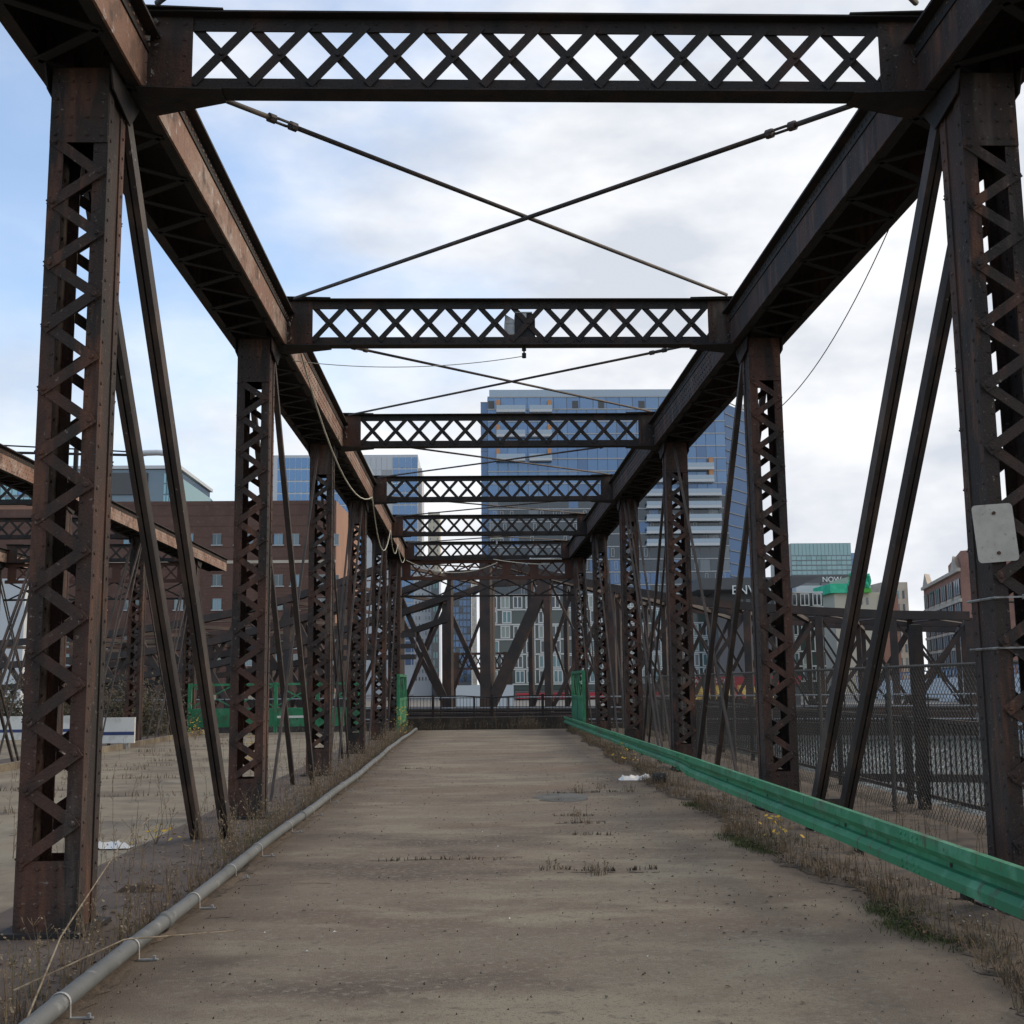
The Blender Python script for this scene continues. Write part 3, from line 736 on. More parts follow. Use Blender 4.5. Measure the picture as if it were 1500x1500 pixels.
# ------------------------------------------------------------------ end of the deck: low wall and railing
ew = MB().box(-3.3, 3.3, 44.6, 44.95, -.4, .42).build('edge_wall', M['timber']); tag(ew, 'low dark timber wall across the far end of the roadway', 'low wall')
rl = empty('end_railing', (0, 45.6, 0), 'dark iron picket railing with a bent top rail behind the low wall', 'railing')
y = 45.4
for z in (1.18, .62, .48): MB().path([(-3.4, y, z + .02), (-1, y, z + .02), (.15, y, z - .05 if z > 1 else z), (1.2, y, z), (3.5, y, z + .03)], .025, 6).build('rail', M['dark'], rl)
for x in (-3.3, -2.1, .12, 2.05, 3.4): MB().box(x - .05, x + .05, y - .04, y + .04, 0, 1.25).build('rail_post', M['dark'], rl)
pk = MB().box(-.008, .008, -.008, .008, .48, 1.15).mesh('picket', M['dark'])
for i in range(52): link('picket', pk, rl, (-3.2 + i * .125, y, 0))

# ------------------------------------------------------------------ right side: chain link fence, picket railing, outrigger post
cf = empty('chain_link_fence', (4.75, 20, 0), 'tall rusty chain link fence beside the right truss', 'fence')
fx, f0, f1, fh = 4.75, 6.0, 43.0, 1.80
m = MB(); pitch = .09
n_ = int((f1 - f0 + fh) / pitch)
for i in range(n_):
    a = f0 - fh + i * pitch
    for s in (-1, 1):
        y0, y1 = (a, a + fh) if s > 0 else (a + fh, a)
        z0, z1 = .03, fh
        p, q = Vector((fx, y0, z0)), Vector((fx, y1, z1))
        for lim in (f0, f1):
            for e in (0, 1):
                A, B = (p, q) if e == 0 else (q, p)
                if (lim == f0 and A.y < f0 - 1e-6) or (lim == f1 and A.y > f1 + 1e-6):
                    if abs(B.y - A.y) > 1e-6:
                        tt = (lim - A.y) / (B.y - A.y); Nw = A + (B - A) * min(1, max(0, tt))
                        if e == 0: p = Nw
                        else: q = Nw
        if (q - p).length < .05 or min(p.y, q.y) < f0 - .01 or max(p.y, q.y) > f1 + .01: continue
        m.bar(p + Vector((s * .002, 0, 0)), q + Vector((s * .002, 0, 0)), .0042, .0042, (1, 0, 0))
m.build('wire_mesh', M['wire'], cf)['kind'] = 'stuff'
for y in fr(f0, f1, 12): MB().path([(fx + .03, y, -.01), (fx + .03, y, fh + .05)], .03, 8).build('fence_post', M['wire'], cf)
MB().path([(fx + .03, f0, fh), (fx + .03, f1, fh)], .02, 6).build('top_rail', M['wire'], cf)
pr = empty('picket_railing', (5.3, 20, 0), 'low dark picket railing on the outer edge above the water', 'railing')
for z in (1.12, .16): MB().box(5.28, 5.33, 4, 43.4, z - .025, z + .025).build('rail', M['rod'], pr)
pk = MB().box(-.009, .009, -.009, .009, .186, 1.094).mesh('picket', M['dark'])
ypk = fr(8, 43, 215)
for y in ypk[:290]: link('picket', pk, pr, (5.305, y, 0))
for y in fr(4, 43.4, 13): MB().box(5.27, 5.34, y - .04, y + .04, -.012, 1.18).build('rail_post', M['dark'], pr)
op = MB().bar((5.24, 15.45, -.01), (5.2, 15.3, 2.35), .13, .13); o = op.build('leaning_post', M['dark']); tag(o, 'single dark leaning steel post at the chain link fence near the water', 'post')

# ------------------------------------------------------------------ the swing span lying open across the far end
SA, SB = Vector((-25.5, 63.4, 0)), Vector((19.3, 46.9, 0))
sdir = (SB - SA).normalized(); sn = Vector((-sdir.y, sdir.x, 0))
CEN = SA + sdir * 25.0; HL = (SB - CEN).length
def sp(u, off, z): p = CEN + sdir * u + sn * off; return (p.x, p.y, z)
ZT_ = [(0, 8.6), (2.2, 7.35), (6.6, 6.05), (12.4, 4.93), (18.6, 4.3), (30, 3.8)]
def ztop(u):
    a = abs(u)
    for (a0, z0), (a1, z1) in zip(ZT_[:-1], ZT_[1:]):
        if a <= a1: return z0 + (z1 - z0) * (a - a0) / (a1 - a0)
    return 3.8
sw = empty('swing_span', tuple(CEN), 'open swing span of dark trusses lying crosswise behind the far end', 'swing bridge')
m = MB(); a, b_ = sp(-25, 0, 0), sp(HL, 0, 0)
m.bar(sp(-25, 6.5, -.3), sp(HL, 6.5, -.3), 15.5, .5, (0, 0, 1)); m.build('deck', M['timber'], sw)
for off, full in ((0, True), (6.8, True), (13.4, False)):
    us = fr(-25, -2.2, 8)[:-1] + [-2.2, 2.2] + fr(2.2, HL, 7 if off == 0 else 9)[1:]
    for i, (u0, u1) in enumerate(zip(us[:-1], us[1:])):
        MB().bar(sp(u0, off, ztop(u0)), sp(u1, off, ztop(u1)), .36, .34, (0, 0, 1)).build('top_chord', M['swing'], sw)
        MB().bar(sp(u0, off, .12), sp(u1, off, .12), .4, .5, (0, 0, 1)).build('bottom_chord', M['swing'], sw)
    for u in us:
        wv = (.50 if 0 < u < 3 else .40 if u > HL - 1 else .30) if off == 0 else .22
        if u < -3: wv = .36
        MB().bar(sp(u, off, .3), sp(u, off, ztop(u) - .2), wv, .36, sn).build('vertical', M['swing'], sw)
    for i, (u0, u1) in enumerate(zip(us[:-1], us[1:])):
        if u0 >= 2.1: p, q = sp(u0, off, .3), sp(u1, off, ztop(u1) - .2)
        elif u1 <= -2.1: p, q = sp(u1, off, .3), sp(u0, off, ztop(u0) - .2)
        else: continue
        big = 2.1 < u0 < 3 and off == 0
        MB().bar(p, q, .50 if big else (.28 if u0 < 0 else .17), .3 if big else .1, sn).build('diagonal', M['swing'], sw)
        if not big:
            p2, q2 = (sp(u1, off + .15, .3), sp(u0, off + .15, ztop(u0) - .2)) if u0 >= 2.1 else (sp(u0, off + .15, .3), sp(u1, off + .15, ztop(u1) - .2))
            MB().bar(p2, q2, .18 if u0 < 0 else .10, .06, sn).build('counter_diagonal', M['swing'], sw)
for i, u in enumerate(us):
    for o0, o1 in ((.2, 6.6), (7.0, 13.2)):
        MB().bar(sp(u, o0, ztop(u) - .15), sp(u, o1, ztop(u) - .15), .16, .22, sdir).build('cross_strut', M['swing'], sw)
        if i + 1 < len(us) and o0 < 1:
            u1 = us[i + 1]
            MB().path([sp(u, o0, ztop(u)), sp(u1, o1, ztop(u1))], .035, 6).build('brace_rod', M['rod'], sw)
            MB().path([sp(u, o1, ztop(u)), sp(u1, o0, ztop(u1))], .035, 6).build('brace_rod', M['rod'], sw)
for dzz, wv in ((1.15, .34), (2.3, .30)):
    lu = [u for u in fr(-25, -2.2, 7)]
    for u0, u1 in zip(lu[:-1], lu[1:]):
        for off in (0, 6.8): MB().bar(sp(u0, off - .05, ztop(u0) - dzz), sp(u1, off - .05, ztop(u1) - dzz), .3, wv, (0, 0, 1)).build('sub_chord', M['swing'], sw)
# walkway on the pivot tower and its operator's gallery
for z in (3.4, 3.9, 2.9): MB().bar(sp(-5.2, -.6, z), sp(-1.0, -.6, z), .22, .1, sn).build('gallery_beam', M['swing'], sw)
sr = empty('swing_span_railing', sp(8, -1.2, 0), 'thin iron railing along the near edge of the open swing span', 'railing')
for z in (1.05, .6, .1): MB().path([sp(-25, -1.15, z), sp(HL, -1.15, z)], .03, 6).build('rail', M['galv'], sr)
for u in fr(-24.8, HL - .2, 30): MB().bar(sp(u, -1.15, -.05), sp(u, -1.15, 1.08), .06, .06, sn).build('rail_post', M['dark'], sr)
pr_ = MB().path([sp(0, 6.5, -6), sp(0, 6.5, -1.0)], 5.5, 24).build('pivot_pier', M['stone']); tag(pr_, 'round stone pier under the middle of the swing span', 'pier')
# timber fender below the swing span
fd = empty('timber_fender', (20, 47, -5), 'dark timber fender of piles and walings in the water under the swing span', 'fender')
for z in (-2.2, -4.1): MB().bar((6.2, 50, z), (44, 39, z), .3, .3, (0, 0, 1)).build('waling', M['timber'], fd)
pil = MB().path([(0, 0, -7), (0, 0, -1.4)], .17, 8).mesh('pile', M['timber'])
for i in range(15):
    u = i / 14; link('pile', pil, fd, (6.2 + 37.8 * u, 50 - 11 * u + .3, random.uniform(-.5, .2)))

# ------------------------------------------------------------------ far approach: portal and concrete wall
ap = empty('approach_portal', (0, 126, 0), 'small dark latticed portal of the far approach behind the leaning strut', 'portal frame')
x0, z0 = at(660, 1003, 126); x1, z1 = at(750, 955, 126)
for x in (x0, x1 - .9): MB().box(x, x + .9, 125.6, 126.4, -1.2, z1).build('portal_post', M['steel'], ap)
for z in (z1 - .15, z1 - 1.7): MB().box(x0, x1, 125.7, 126.3, z - .12, z + .12).build('portal_beam', M['steel'], ap)
for i in range(10):
    xa = x0 + (x1 - x0) * i / 10; xb = x0 + (x1 - x0) * (i + 1) / 10
    MB().bar((xa, 126, z1 - 1.6), (xb, 126, z1 - .25), .13, .05).build('lattice_bar', M['dark'], ap); MB().bar((xb, 126.06, z1 - 1.6), (xa, 126.06, z1 - .25), .13, .05).build('lattice_bar', M['dark'], ap)
x0, z0 = at(668, 1032, 124); x1, z1 = at(752, 1003, 124)
o = MB().box(x0, x1, 123.5, 124.5, -1.5, z1); o.box(x0 + 2, x0 + 2.06, 123.49, 123.499, z0, z1 - .1); o = o.build('concrete_block_wall', M['lgrey']); tag(o, 'pale concrete wall standing behind the end railing', 'wall')

# ------------------------------------------------------------------ buildings
def bbox(name, label, a, b_, Y, depth, mat, zb=-1.2, cat='building'):
    """building body between two corner spots (px, py) of its front, Y metres ahead"""
    x0, z1 = at(a[0], a[1], Y); x1, z1b = at(b_[0], a[1], Y)
    T = empty(name, ((x0 + x1) / 2, Y, zb), label, cat)
    MB().box(x0, x1, Y, Y + depth, zb, z1).build('wall', mat, T)
    return T, x0, x1, z1
def pane_grid(T, x0, x1, z0, z1, Y, nc, nr, mats, gx, gz, seed, name='window', limit=290, rough=0, proud=.12, topfirst=True):
    """glass panes set proud of the wall, each its own object"""
    rr = random.Random(seed); cw, ch = (x1 - x0) / nc, (z1 - z0) / nr; rest = {}
    mesh = [MB().box(-cw / 2 + gx / 2, cw / 2 - gx / 2, -proud, -.01, -ch / 2 + gz / 2, ch / 2 - gz / 2).mesh(name, mt) for mt in mats]
    cnt = 0
    for j in range(nr):
        for i in range(nc):
            k = rr.randrange(len(mats)) if rr.random() < .38 else 0
            x = x0 + cw * (i + .5); z = z1 - ch * (j + .5)
            if cnt < limit:
                link(name, mesh[k], T, (x, Y, z), (rr.uniform(-.006, .006), 0, rr.uniform(-.006, .006)) if rough == 0 else None)
                cnt += 1
            else: rest.setdefault(k, MB()).box(x - cw / 2 + gx / 2, x + cw / 2 - gx / 2, Y - proud, Y - .01, z - ch / 2 + gz / 2, z + ch / 2 - gz / 2)
    for k, m_ in rest.items(): m_.build(name + 's', mats[k], T)['kind'] = 'stuff'

# the big blue glass tower
TY = 320.
TW, x0, x1, zt = bbox('glass_tower', 'tall wide blue glass tower with stacked balconies, behind the middle of the bridge', (714, 582), (1060, 582), TY, 26, M['mframe'])
zb_ = at(0 + 714, 872, TY)[1]; zm = at(714, 745, TY)[1]
NF = 22; fh_ = (zt - at(714, 992, TY)[1]) / NF
pane_grid(TW, x0, x1, zt - 8 * fh_, zt - fh_, TY, 24, 7, [M['gblue'], M['gblue2'], M['gblue3']], .18, .35, 2, limit=168)
pane_grid(TW, x0, x1, zt - 22 * fh_, zt - 8 * fh_, TY, 24, 14, [M['gdark'], M['gdark2'], M['gblue3'], M['gdark']], .2, .5, 3, limit=130)  # darker panes here paint the reflection of other buildings into the lower floors
pane_grid(TW, x0, x1, zt - fh_, zt, TY, 18, 1, [M['gblue2'], M['gblue']], .2, .3, 4, name='crown_pane')
m = MB(); rr = random.Random(8)
for j in range(9, 21):
    for i in range(24):
        if rr.random() < .5:
            xa = x0 + (x1 - x0) * (i + rr.choice((.15, .45))) / 24; z = zt - fh_ * j - .6; w_, h_ = .9, 2.2
            for a_, b2, c2, d2_ in ((0, w_, 0, .14), (0, w_, -h_, -h_ + .14), (0, .14, -h_ + .14, 0), (w_ - .14, w_, -h_ + .14, 0)): m.box(xa + a_, xa + b2, TY - .2, TY - .125, z + c2, z + d2_)
m.build('window_frames', M['grey'], TW)['kind'] = 'stuff'
m = MB()
for j in range(23): m.box(x0, x1, TY - .30, TY - .131, zt - fh_ * j - .16, zt - fh_ * j + .16)
m.build('floor_band', M['grey'], TW)['kind'] = 'stuff'
# angled right-hand wing and recessed left strip
xr, _ = at(1087, 600, TY + 22)
m = MB().prism([(x1 + .05, TY + .1, -1.2), (xr, TY + 14, -1.2), (xr, TY + 30, -1.2), (x1 + .05, TY + 26, -1.2)], (0, 0, at(1075, 600, TY)[1] + 3.2)); m.build('angled_wing', M['gdeep'], TW)
m = MB(); nF = 22
for j in range(nF):
    z = zt - fh_ * j - 1.2
    m.bar((x1 + .1, TY + .02, z), (xr, TY + 13.93, z), .25, .2, (0, 0, 1))
m.build('floor_line', M['dgrey'], TW)['kind'] = 'stuff'
xl, zl = at(704, 589, TY + 4); xl2 = at(714, 589, TY + 4)[0]
MB().box(xl, x0 - .02, TY + 4, TY + 22, -1.2, zl).build('recessed_bay', M['gblue3'], TW)
m = MB()
for j in range(22): m.box(xl - .05, x0 - .03, TY + 3.9, TY + 3.99, zl - fh_ * j - .2, zl - fh_ * j)
m.build('floor_line', M['mframe'], TW)['kind'] = 'stuff'
MB().box(x0 + .5, x1 - .5, TY + .3, TY + .5, zt + .001, zt + 2.2).build('roof_screen', M['rail_glass'], TW)
for px in (715, 838, 876, 935):
    xa, z = at(px, 588, TY); MB().box(xa, xa + 1.7, TY - .25, TY - .13, z - 2.2, z + .1).build('louvre', M['dgrey'], TW)
def balcony(xa, xb, z, fin=None):
    s_ = MB().box(xa, xb, TY - 2.2, TY - .13, z - .75, z).build('balcony', M['lgrey'], TW)
    MB().box(xa, xb, TY - 2.2, TY - 2.12, z + .01, z + 1.15).build('glass_rail', M['rail_glass'], s_)
    if fin is not None: MB().box(fin, fin + 1.0, TY - 1.8, TY - .13, z - .74, z + fh_ - .8).build('orange_fin', M['orange'], TW)
for py in (602, 638, 673):
    a, z = at(727, py, TY); b1 = at(769, py, TY)[0]; c1 = at(775, py, TY)[0]; d1 = at(808, py, TY)[0]
    balcony(a, b1, z, a); balcony(c1, d1, z, d1 - 1.2)
for i, py in enumerate((686, 704, 724, 742, 761, 779, 797)):
    a, z = at(946, py, TY); b1 = at(1044 if i < 2 else 1055, py, TY)[0]
    balcony(a, b1, z, b1 - 1.2 if i < 2 else None)

# podium: white framed window blocks
PY = 225.
PB, x0, x1, zt = bbox('window_grid_building', 'low green grey block with white framed windows in front of the tower', (712, 872), (1205, 872), PY, 30, M['ggreen'])
fl_n = 6; fz = (zt - at(712, 1003, PY)[1]) / fl_n; nc = 27; cw = (x1 - x0) / nc
fr_m = MB()
for a, b_, c_, d_ in ((-cw / 2 + .3, cw / 2 - .3, fz / 2 - .42, fz / 2 - .22), (-cw / 2 + .3, cw / 2 - .3, -fz / 2 + .22, -fz / 2 + .42), (-cw / 2 + .3, -cw / 2 + .5, -fz / 2 + .42, fz / 2 - .42),
                      (cw / 2 - .5, cw / 2 - .3, -fz / 2 + .42, fz / 2 - .42), (-.1, .1, -fz / 2 + .42, fz / 2 - .42)): fr_m.box(a, b_, -.3, -.1, c_, d_)
fr_m = fr_m.mesh('window', M['wframe'])
panes = [MB().box(-cw / 2 + .5, cw / 2 - .5, -.16, -.02, -fz / 2 + .42, fz / 2 - .42).mesh('pane', M[k]) for k in ('gdark', 'ggreen2', 'gteal2', 'gdark')]
rr = random.Random(11)
for j in range(fl_n):
    for i in range(nc):
        if rr.random() < .12: continue
        p = (x0 + cw * (i + .5) + (rr.choice((0, .3)) if j % 2 else 0), PY, zt - fz * (j + .5))
        wdw = link('window', fr_m, PB, p); link('pane', panes[rr.randrange(4)], wdw, p)
m = MB()
for j in range(fl_n + 1): m.box(x0, x1, PY - .22, PY - .01, zt - fz * j - .13, zt - fz * j + .13)
m.build('floor_band', M['wframe'], PB)['kind'] = 'stuff'
# shop strip with awnings along the quay
SH, x0, x1, zt = bbox('shop_row', 'low row of shops with a maroon canopy strip beyond the end railing', (756, 1013), (1010, 1013), 205, 8, M['dgrey'])
MB().box(x0, x1, 202, 205 - .01, zt - 1.2, zt - .3).build('canopy', M['red'], SH)
pane_grid(SH, x0 + .5, x1 - .5, -.9, zt - 1.4, 205, 14, 1, [M['gdark2'], M['wframe'], M['gdark']], .5, .3, 9, name='shop_window')

# hotel with a projecting dark canopy roof and letters
EV, x0, x1, zt = bbox('hotel', 'charcoal hotel with a long projecting roof slab and big pale letters', (1050, 856), (1160, 856), 215, 26, M['canopy'])
xa, za = at(1015, 850, 212); xb, zb2 = at(1192, 847, 212); xc, zc = at(1160, 862, 212)
MB().prism([(xa, 208, za), (xb, 208, zb2), (xc, 208, zc), (xc - 2, 208, zc - .4), (xa, 208, za - 2.0)], (0, 30, 0)).build('roof_slab', M['dgrey'], EV)
def letters(text, x, y, z, size, mat, parent, label_name='letters'):
    cu = bpy.data.curves.new(label_name, 'FONT'); cu.body = text; cu.size = size; cu.extrude = .06; cu.materials.append(mat)
    o = bpy.data.objects.new(label_name, cu); C.objects.link(o); o.rotation_euler = (R(90), 0, 0)
    me = bpy.data.meshes.new_from_object(o); bpy.data.objects.remove(o); bpy.data.curves.remove(cu); me['flat'] = 1
    if not me.materials: me.materials.append(mat)
    return link(label_name, me, parent, (x, y, z), (R(90), 0, 0))
xe, ze = at(1073, 870, 207); letters('ENVOY', xe, 207.8, ze, 2.3, M['wframe'], EV)
fa = at(1058, 888, 214.8); fb = at(1205, 866, 214.8)
pane_grid(EV, at(1080, 880, 214.9)[0], x1, at(1100, 900, 214.9)[1], at(1100, 876, 214.9)[1], 214.9, 8, 2, [M['gdark'], M['ggreen2']], .5, .4, 4)
# buildings right of the hotel
NB_, x0, x1, zt = bbox('teal_glass_block', 'pale teal glass block above the dark rooftop sign with white letters', (1158, 796), (1246, 796), 420, 30, M['mframe'])
pane_grid(NB_, x0, x1, zt - 4.5, zt, 420, 16, 1, [M['gteal']], .12, .2, 5); pane_grid(NB_, x0, x1, at(1158, 850, 420)[1], zt - 4.5, 420, 12, 5, [M['gteal'], M['gteal3']], .15, .4, 6)
B2, x0, x1, zt = bbox('blue_glass_block', 'narrow bright blue glass block at the right of the teal one', (1246.5, 810), (1268, 810), 425, 20, M['mframe'])
pane_grid(B2, x0, x1, at(1250, 860, 425)[1], zt, 425, 4, 5, [M['gblue2'], M['gblue']], .15, .3, 7)
BB = empty('rooftop_sign', (at(1210, 855, 300)[0], 300, 20), 'long dark rooftop sign band with the white word NOW', 'sign')
xa, za = at(1160, 854, 300); xb, zb2 = at(1245, 842, 300)
MB().box(xa, xb, 300, 301, za, zb2).build('board', M['dgrey'], BB); letters('NOW', at(1206, 853, 299)[0], 299.9, at(1206, 852, 299)[1], 1.9, M['wframe'], BB)
for u in (.1, .5, .9): MB().box(xa + (xb - xa) * u - .15, xa + (xb - xa) * u + .15, 300.3, 300.6, -1.2, za).build('sign_post', M['dgrey'], BB)
WB, x0, x1, zt = bbox('white_block', 'low pale sloping roofed block between the hotel canopy and the green scrim', (1166, 858), (1246, 858), 290, 25, M['lgrey'])
pane_grid(WB, at(1205, 880, 290)[0], x1, at(1205, 905, 290)[1], at(1205, 878, 290)[1], 290, 7, 2, [M['gdark2'], M['gdark'], M['wframe']], .8, 1.2, 8)
GS, x0, x1, zt = bbox('scaffolded_building', 'building wrapped in bright green scrim above beige walls', (1222, 868), (1290, 868), 275, 20, M['beige'])
xa, za = at(1241, 841, 274); xb, zb2 = at(1275, 868, 274); zl_ = at(1241, 862, 274)[1]
m = MB(); r3 = random.Random(3); vs = []
for j in range(7):
    for i in range(15): vs.append((xa + (xb - xa) * i / 14, 273.3 + .5 * math.sin(i * 1.9 + j) + r3.uniform(-.3, .3), zl_ + (za - zl_) * j / 6 + (r3.uniform(-.35, .25) if j == 6 else 0)))
m.add(vs, [(j * 15 + i, j * 15 + i + 1, (j + 1) * 15 + i + 1, (j + 1) * 15 + i) for j in range(6) for i in range(14)]); m.build('green_scrim', M['scrim'], GS)
MB().box(xa + .3, xb - .3, 274.5, 289, zl_, za - .6).build('upper_wall', M['beige'], GS); MB().box(xa, xb, 273.4, 290, zb2, zl_ - .02).build('lime_band', M['lime'], GS)
xa2 = at(1216, 855, 274)[0]; MB().box(xa2, xa - .05, 274, 288, zb2, at(1216, 855, 274)[1]).build('green_scrim', M['scrim'], GS)
pane_grid(GS, at(1248, 880, 275)[0], at(1275, 880, 275)[0], at(0, 905, 275)[1] if 0 else zt - 6.5, zt - .6, 275, 3, 2, [M['gdark2'], M['gblue3']], 1.0, 1.3, 9)
MB().box(at(1265, 0, 274)[0], x1 - .2, 274.2, 274.98, -1.2, zt - .5).build('brick_pier', M['redbrick'], GS)
GB, x0, x1, zt = bbox('beige_apartment_block', 'plain beige grey block with small square windows left of the red brick building', (1291, 853), (1329, 853), 300, 20, M['stone'])
pane_grid(GB, x0 + .5, x1 - .5, at(0, 0, 300)[1] if 0 else zt - 22, zt - 1.5, 300, 4, 6, [M['gdark'], M['gdark2'], M['gteal2']], .9, 1.4, 10)

# red brick building on the right, turned so that its long face runs away to the left
BR = empty('red_brick_building', (75, 170, -1.2), 'big red brick building with stone gables and rows of windows at the right', 'building')
q0x, _ = at(1352, 850, 205); q1x, _ = at(1408, 850, 168); q2x, _ = at(1500, 850, 158)
A0, A1, A2 = Vector((q0x, 205, 0)), Vector((q1x, 168, 0)), Vector((q2x + 6, 158, 0))
zc0 = at(1352, 843, 205)[1]; zc1 = at(1408, 832, 168)[1]
bk = (A0 - A1).normalized()
MB().prism([(A0.x, A0.y, -1.2), (A1.x, A1.y, -1.2), (A2.x, A2.y, -1.2), (A2.x + bk.x * 40, A2.y + 40, -1.2), (A0.x + 18, A0.y + 8, -1.2)], (0, 0, zc1 + 1.2)).build('wall', M['redbrick'], BR)
def on_face(P, Q, u, z, out_): d = (Q - P); nrm = Vector((d.y, -d.x, 0)).normalized(); p = P + d * u + nrm * out_; return Vector((p.x, p.y, z))
ang = math.atan2((A1 - A0).y, (A1 - A0).x); Lf = (A1 - A0).length
wme = MB().box(-.55, .55, -.16, -.02, -1.15, 1.15).mesh('window', M['gdark']); sme = MB().box(-2.2, 2.2, -.3, -.02, -.2, .2).mesh('sill', M['stone'])
hs = (zc1 - (-1.2)); rows = 7
for j in range(rows):
    z = zc1 - 2.6 - j * (hs / 7.6)
    for b3 in range(6):
        for s in (-1, 0, 1):
            u = (b3 + .5) / 6 + s * .043
            p = on_face(A0, A1, u, z, .02); o = link('window', wme, BR, p, (0, 0, ang))
        link('sill', sme, BR, on_face(A0, A1, (b3 + .5) / 6, z - 1.5, .02), (0, 0, ang))
for z, h_ in ((zc1 - .2, .5), (zc1 - 4.6, .35)): MB().bar(on_face(A0, A1, 0, z, .2), on_face(A0, A1, 1, z, .2), h_, .5, (0, 0, 1)).build('cornice', M['stone'], BR)
for u in (.1, .88):
    for sgn in (0,):
        c_ = on_face(A0, A1, u, zc1, .25); e = (A1 - A0).normalized() * 3.2
        MB().prism([c_ - e, c_ + e, c_ + Vector((0, 0, 2.2))], (1.5, 1.5, 0)).build('gable', M['stone'], BR)
d2 = (A2 - A1); L2 = d2.length; ang2 = math.atan2(d2.y, d2.x)
MB().prism([A1 + Vector((.6, 1, zc1)), A2 + Vector((0, 1, zc1)), A2 + Vector((8, 20, zc1)), A1 + Vector((8, 24, zc1))], (0, 0, 2.6)).build('attic', M['redbrick'], BR)
for u in (.3, .75):
    c_ = on_face(A1, A2, u, zc1 + 2.6, -.9); e = d2.normalized() * 2.6
    MB().prism([c_ - e, c_ + e, c_ + Vector((0, 0, 1.5))], (.8, 1.2, 0)).build('gable', M['stone'], BR)
for i in range(4): link('window', MB().box(-.5, .5, -.14, -.02, -.9, .9).mesh('window', M['gsky']), BR, on_face(A1, A2, .22 + i * .16, zc1 - 2.0, .02), (0, 0, ang2))
wm2 = MB().box(-1.3, 1.3, -.14, -.02, -1.2, 1.2).mesh('window', M['gdark'])
for j in range(6):
    for u in (.35, .72): link('window', wm2, BR, on_face(A1, A2, u, zc1 - 7.5 - j * 3.7, .02), (0, 0, ang2))
MB().bar(on_face(A1, A2, .5, zc1 - 5.2, .05), on_face(A1, A2, .98, zc1 - 5.2, .05), 2.6, .12, (0, 0, 1)).build('stone_band', M['stone'], BR)

# left side: brown brick courthouse with a lit return wall
BK, x0, x1, zt = bbox('brown_brick_building', 'plain brown brick building filling the left behind the trusses', (140, 735), (492, 724), 165, 1.0, M['brick'])
x1b, _ = at(526, 730, 190); zl_ = at(240, 745, 165)[1]
zt2 = zt
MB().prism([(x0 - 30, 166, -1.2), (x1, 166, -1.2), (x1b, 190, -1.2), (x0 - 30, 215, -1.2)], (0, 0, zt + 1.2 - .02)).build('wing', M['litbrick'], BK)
MB().box(x0 - 30, x0 - .02, 165, 166 - .02, -1.2, zt - 1.0).build('wall', M['brick'], BK)
MB().box(x0 - 30, x1 + .1, 164.9, 165 - .005, zt - 8.8, zt - 8.4).build('stone_course', M['stone'], BK)
wmf = MB(); 
for a, b_, c_, d_ in ((-.8, .8, -.92, -.76), (-.03, .03, -.75, .75), (-.62, .62, .7, .76)): wmf.box(a, b_, -.16, -.02, c_, d_)
wmf = wmf.mesh('window', M['grey']); wpm = [MB().box(-.6, .6, -.1, -.015, -.75, .69).mesh('pane', M[k]) for k in ('gsky', 'gdark2', 'gdark')]
rr = random.Random(4)
for py in (790, 850, 885, 941, 966):
    for px in (95, 150, 188, 205, 262, 277, 318, 350, 365, 408, 432, 470, 490):
        if (py == 850 and px < 300) or rr.random() < .15: continue
        xx, zz = at(px, py, 165); p = (xx, 165, zz); wd = link('window', wmf, BK, p); link('pane', wpm[rr.randrange(3)], wd, p)
m = MB(); rr = random.Random(41)
z = zt - .5
while z > -1: m.box(x0 - 30, x1, 164.96, 165 - .003, z - .06, z); z -= .45 if z < zt - 9 else 1.5
m.build('brick_course', M['brick'], BK)['kind'] = 'stuff'
# teal glass behind
TG, x0, x1, zt = bbox('teal_office_building', 'teal glass office with a dark panelled top floor behind the brown brick wall', (105, 688), (262, 688), 250, 30, M['gdark2'])
MB().box(at(165, 0, 249)[0], at(238, 0, 249)[0], 249.5, 249.98, at(0, 726, 249)[1] if 0 else zt - 5.5, zt - .8).build('dark_panel', M['dgrey'], TG)
pane_grid(TG, at(239, 700, 249.4)[0], x1, zt - 22, zt - .8, 249.9, 5, 9, [M['gteal'], M['gteal2']], .15, .3, 12)
pane_grid(TG, x0, at(164, 700, 249.4)[0], zt - 22, zt - .8, 249.9, 8, 9, [M['gteal2'], M['gteal']], .15, .3, 13)
MB().box(x0 - .5, x1 + .5, 249.3, 281, zt + .001, zt + .7).build('roof_edge', M['lgrey'], TG)
xs2, zs2 = at(300, 724, 262); m = MB().prism([(x1 + .05, 252, -1.2), (x1 + .05, 252, zt - 1.5), (xs2, 268, zs2), (xs2, 268, -1.2)], (-.5, 6, 0)); m.build('stepped_wing', M['gteal'], TG)
T5, x0, x1, zt = bbox('teal_glass_block', 'pale teal glass block at the left edge behind the distant struts', (-60, 706), (62, 706), 230, 25, M['mframe'])
pane_grid(T5, x0, x1, zt - 26, zt, 230, 14, 9, [M['gteal'], M['gteal2'], M['gblue2']], .15, .5, 14)
LB_, x0, x1, zt = bbox('low_white_block', 'low white rendered block at the left edge under the rusty portal', (-40, 848), (38, 848), 140, 12, M['lgrey'])
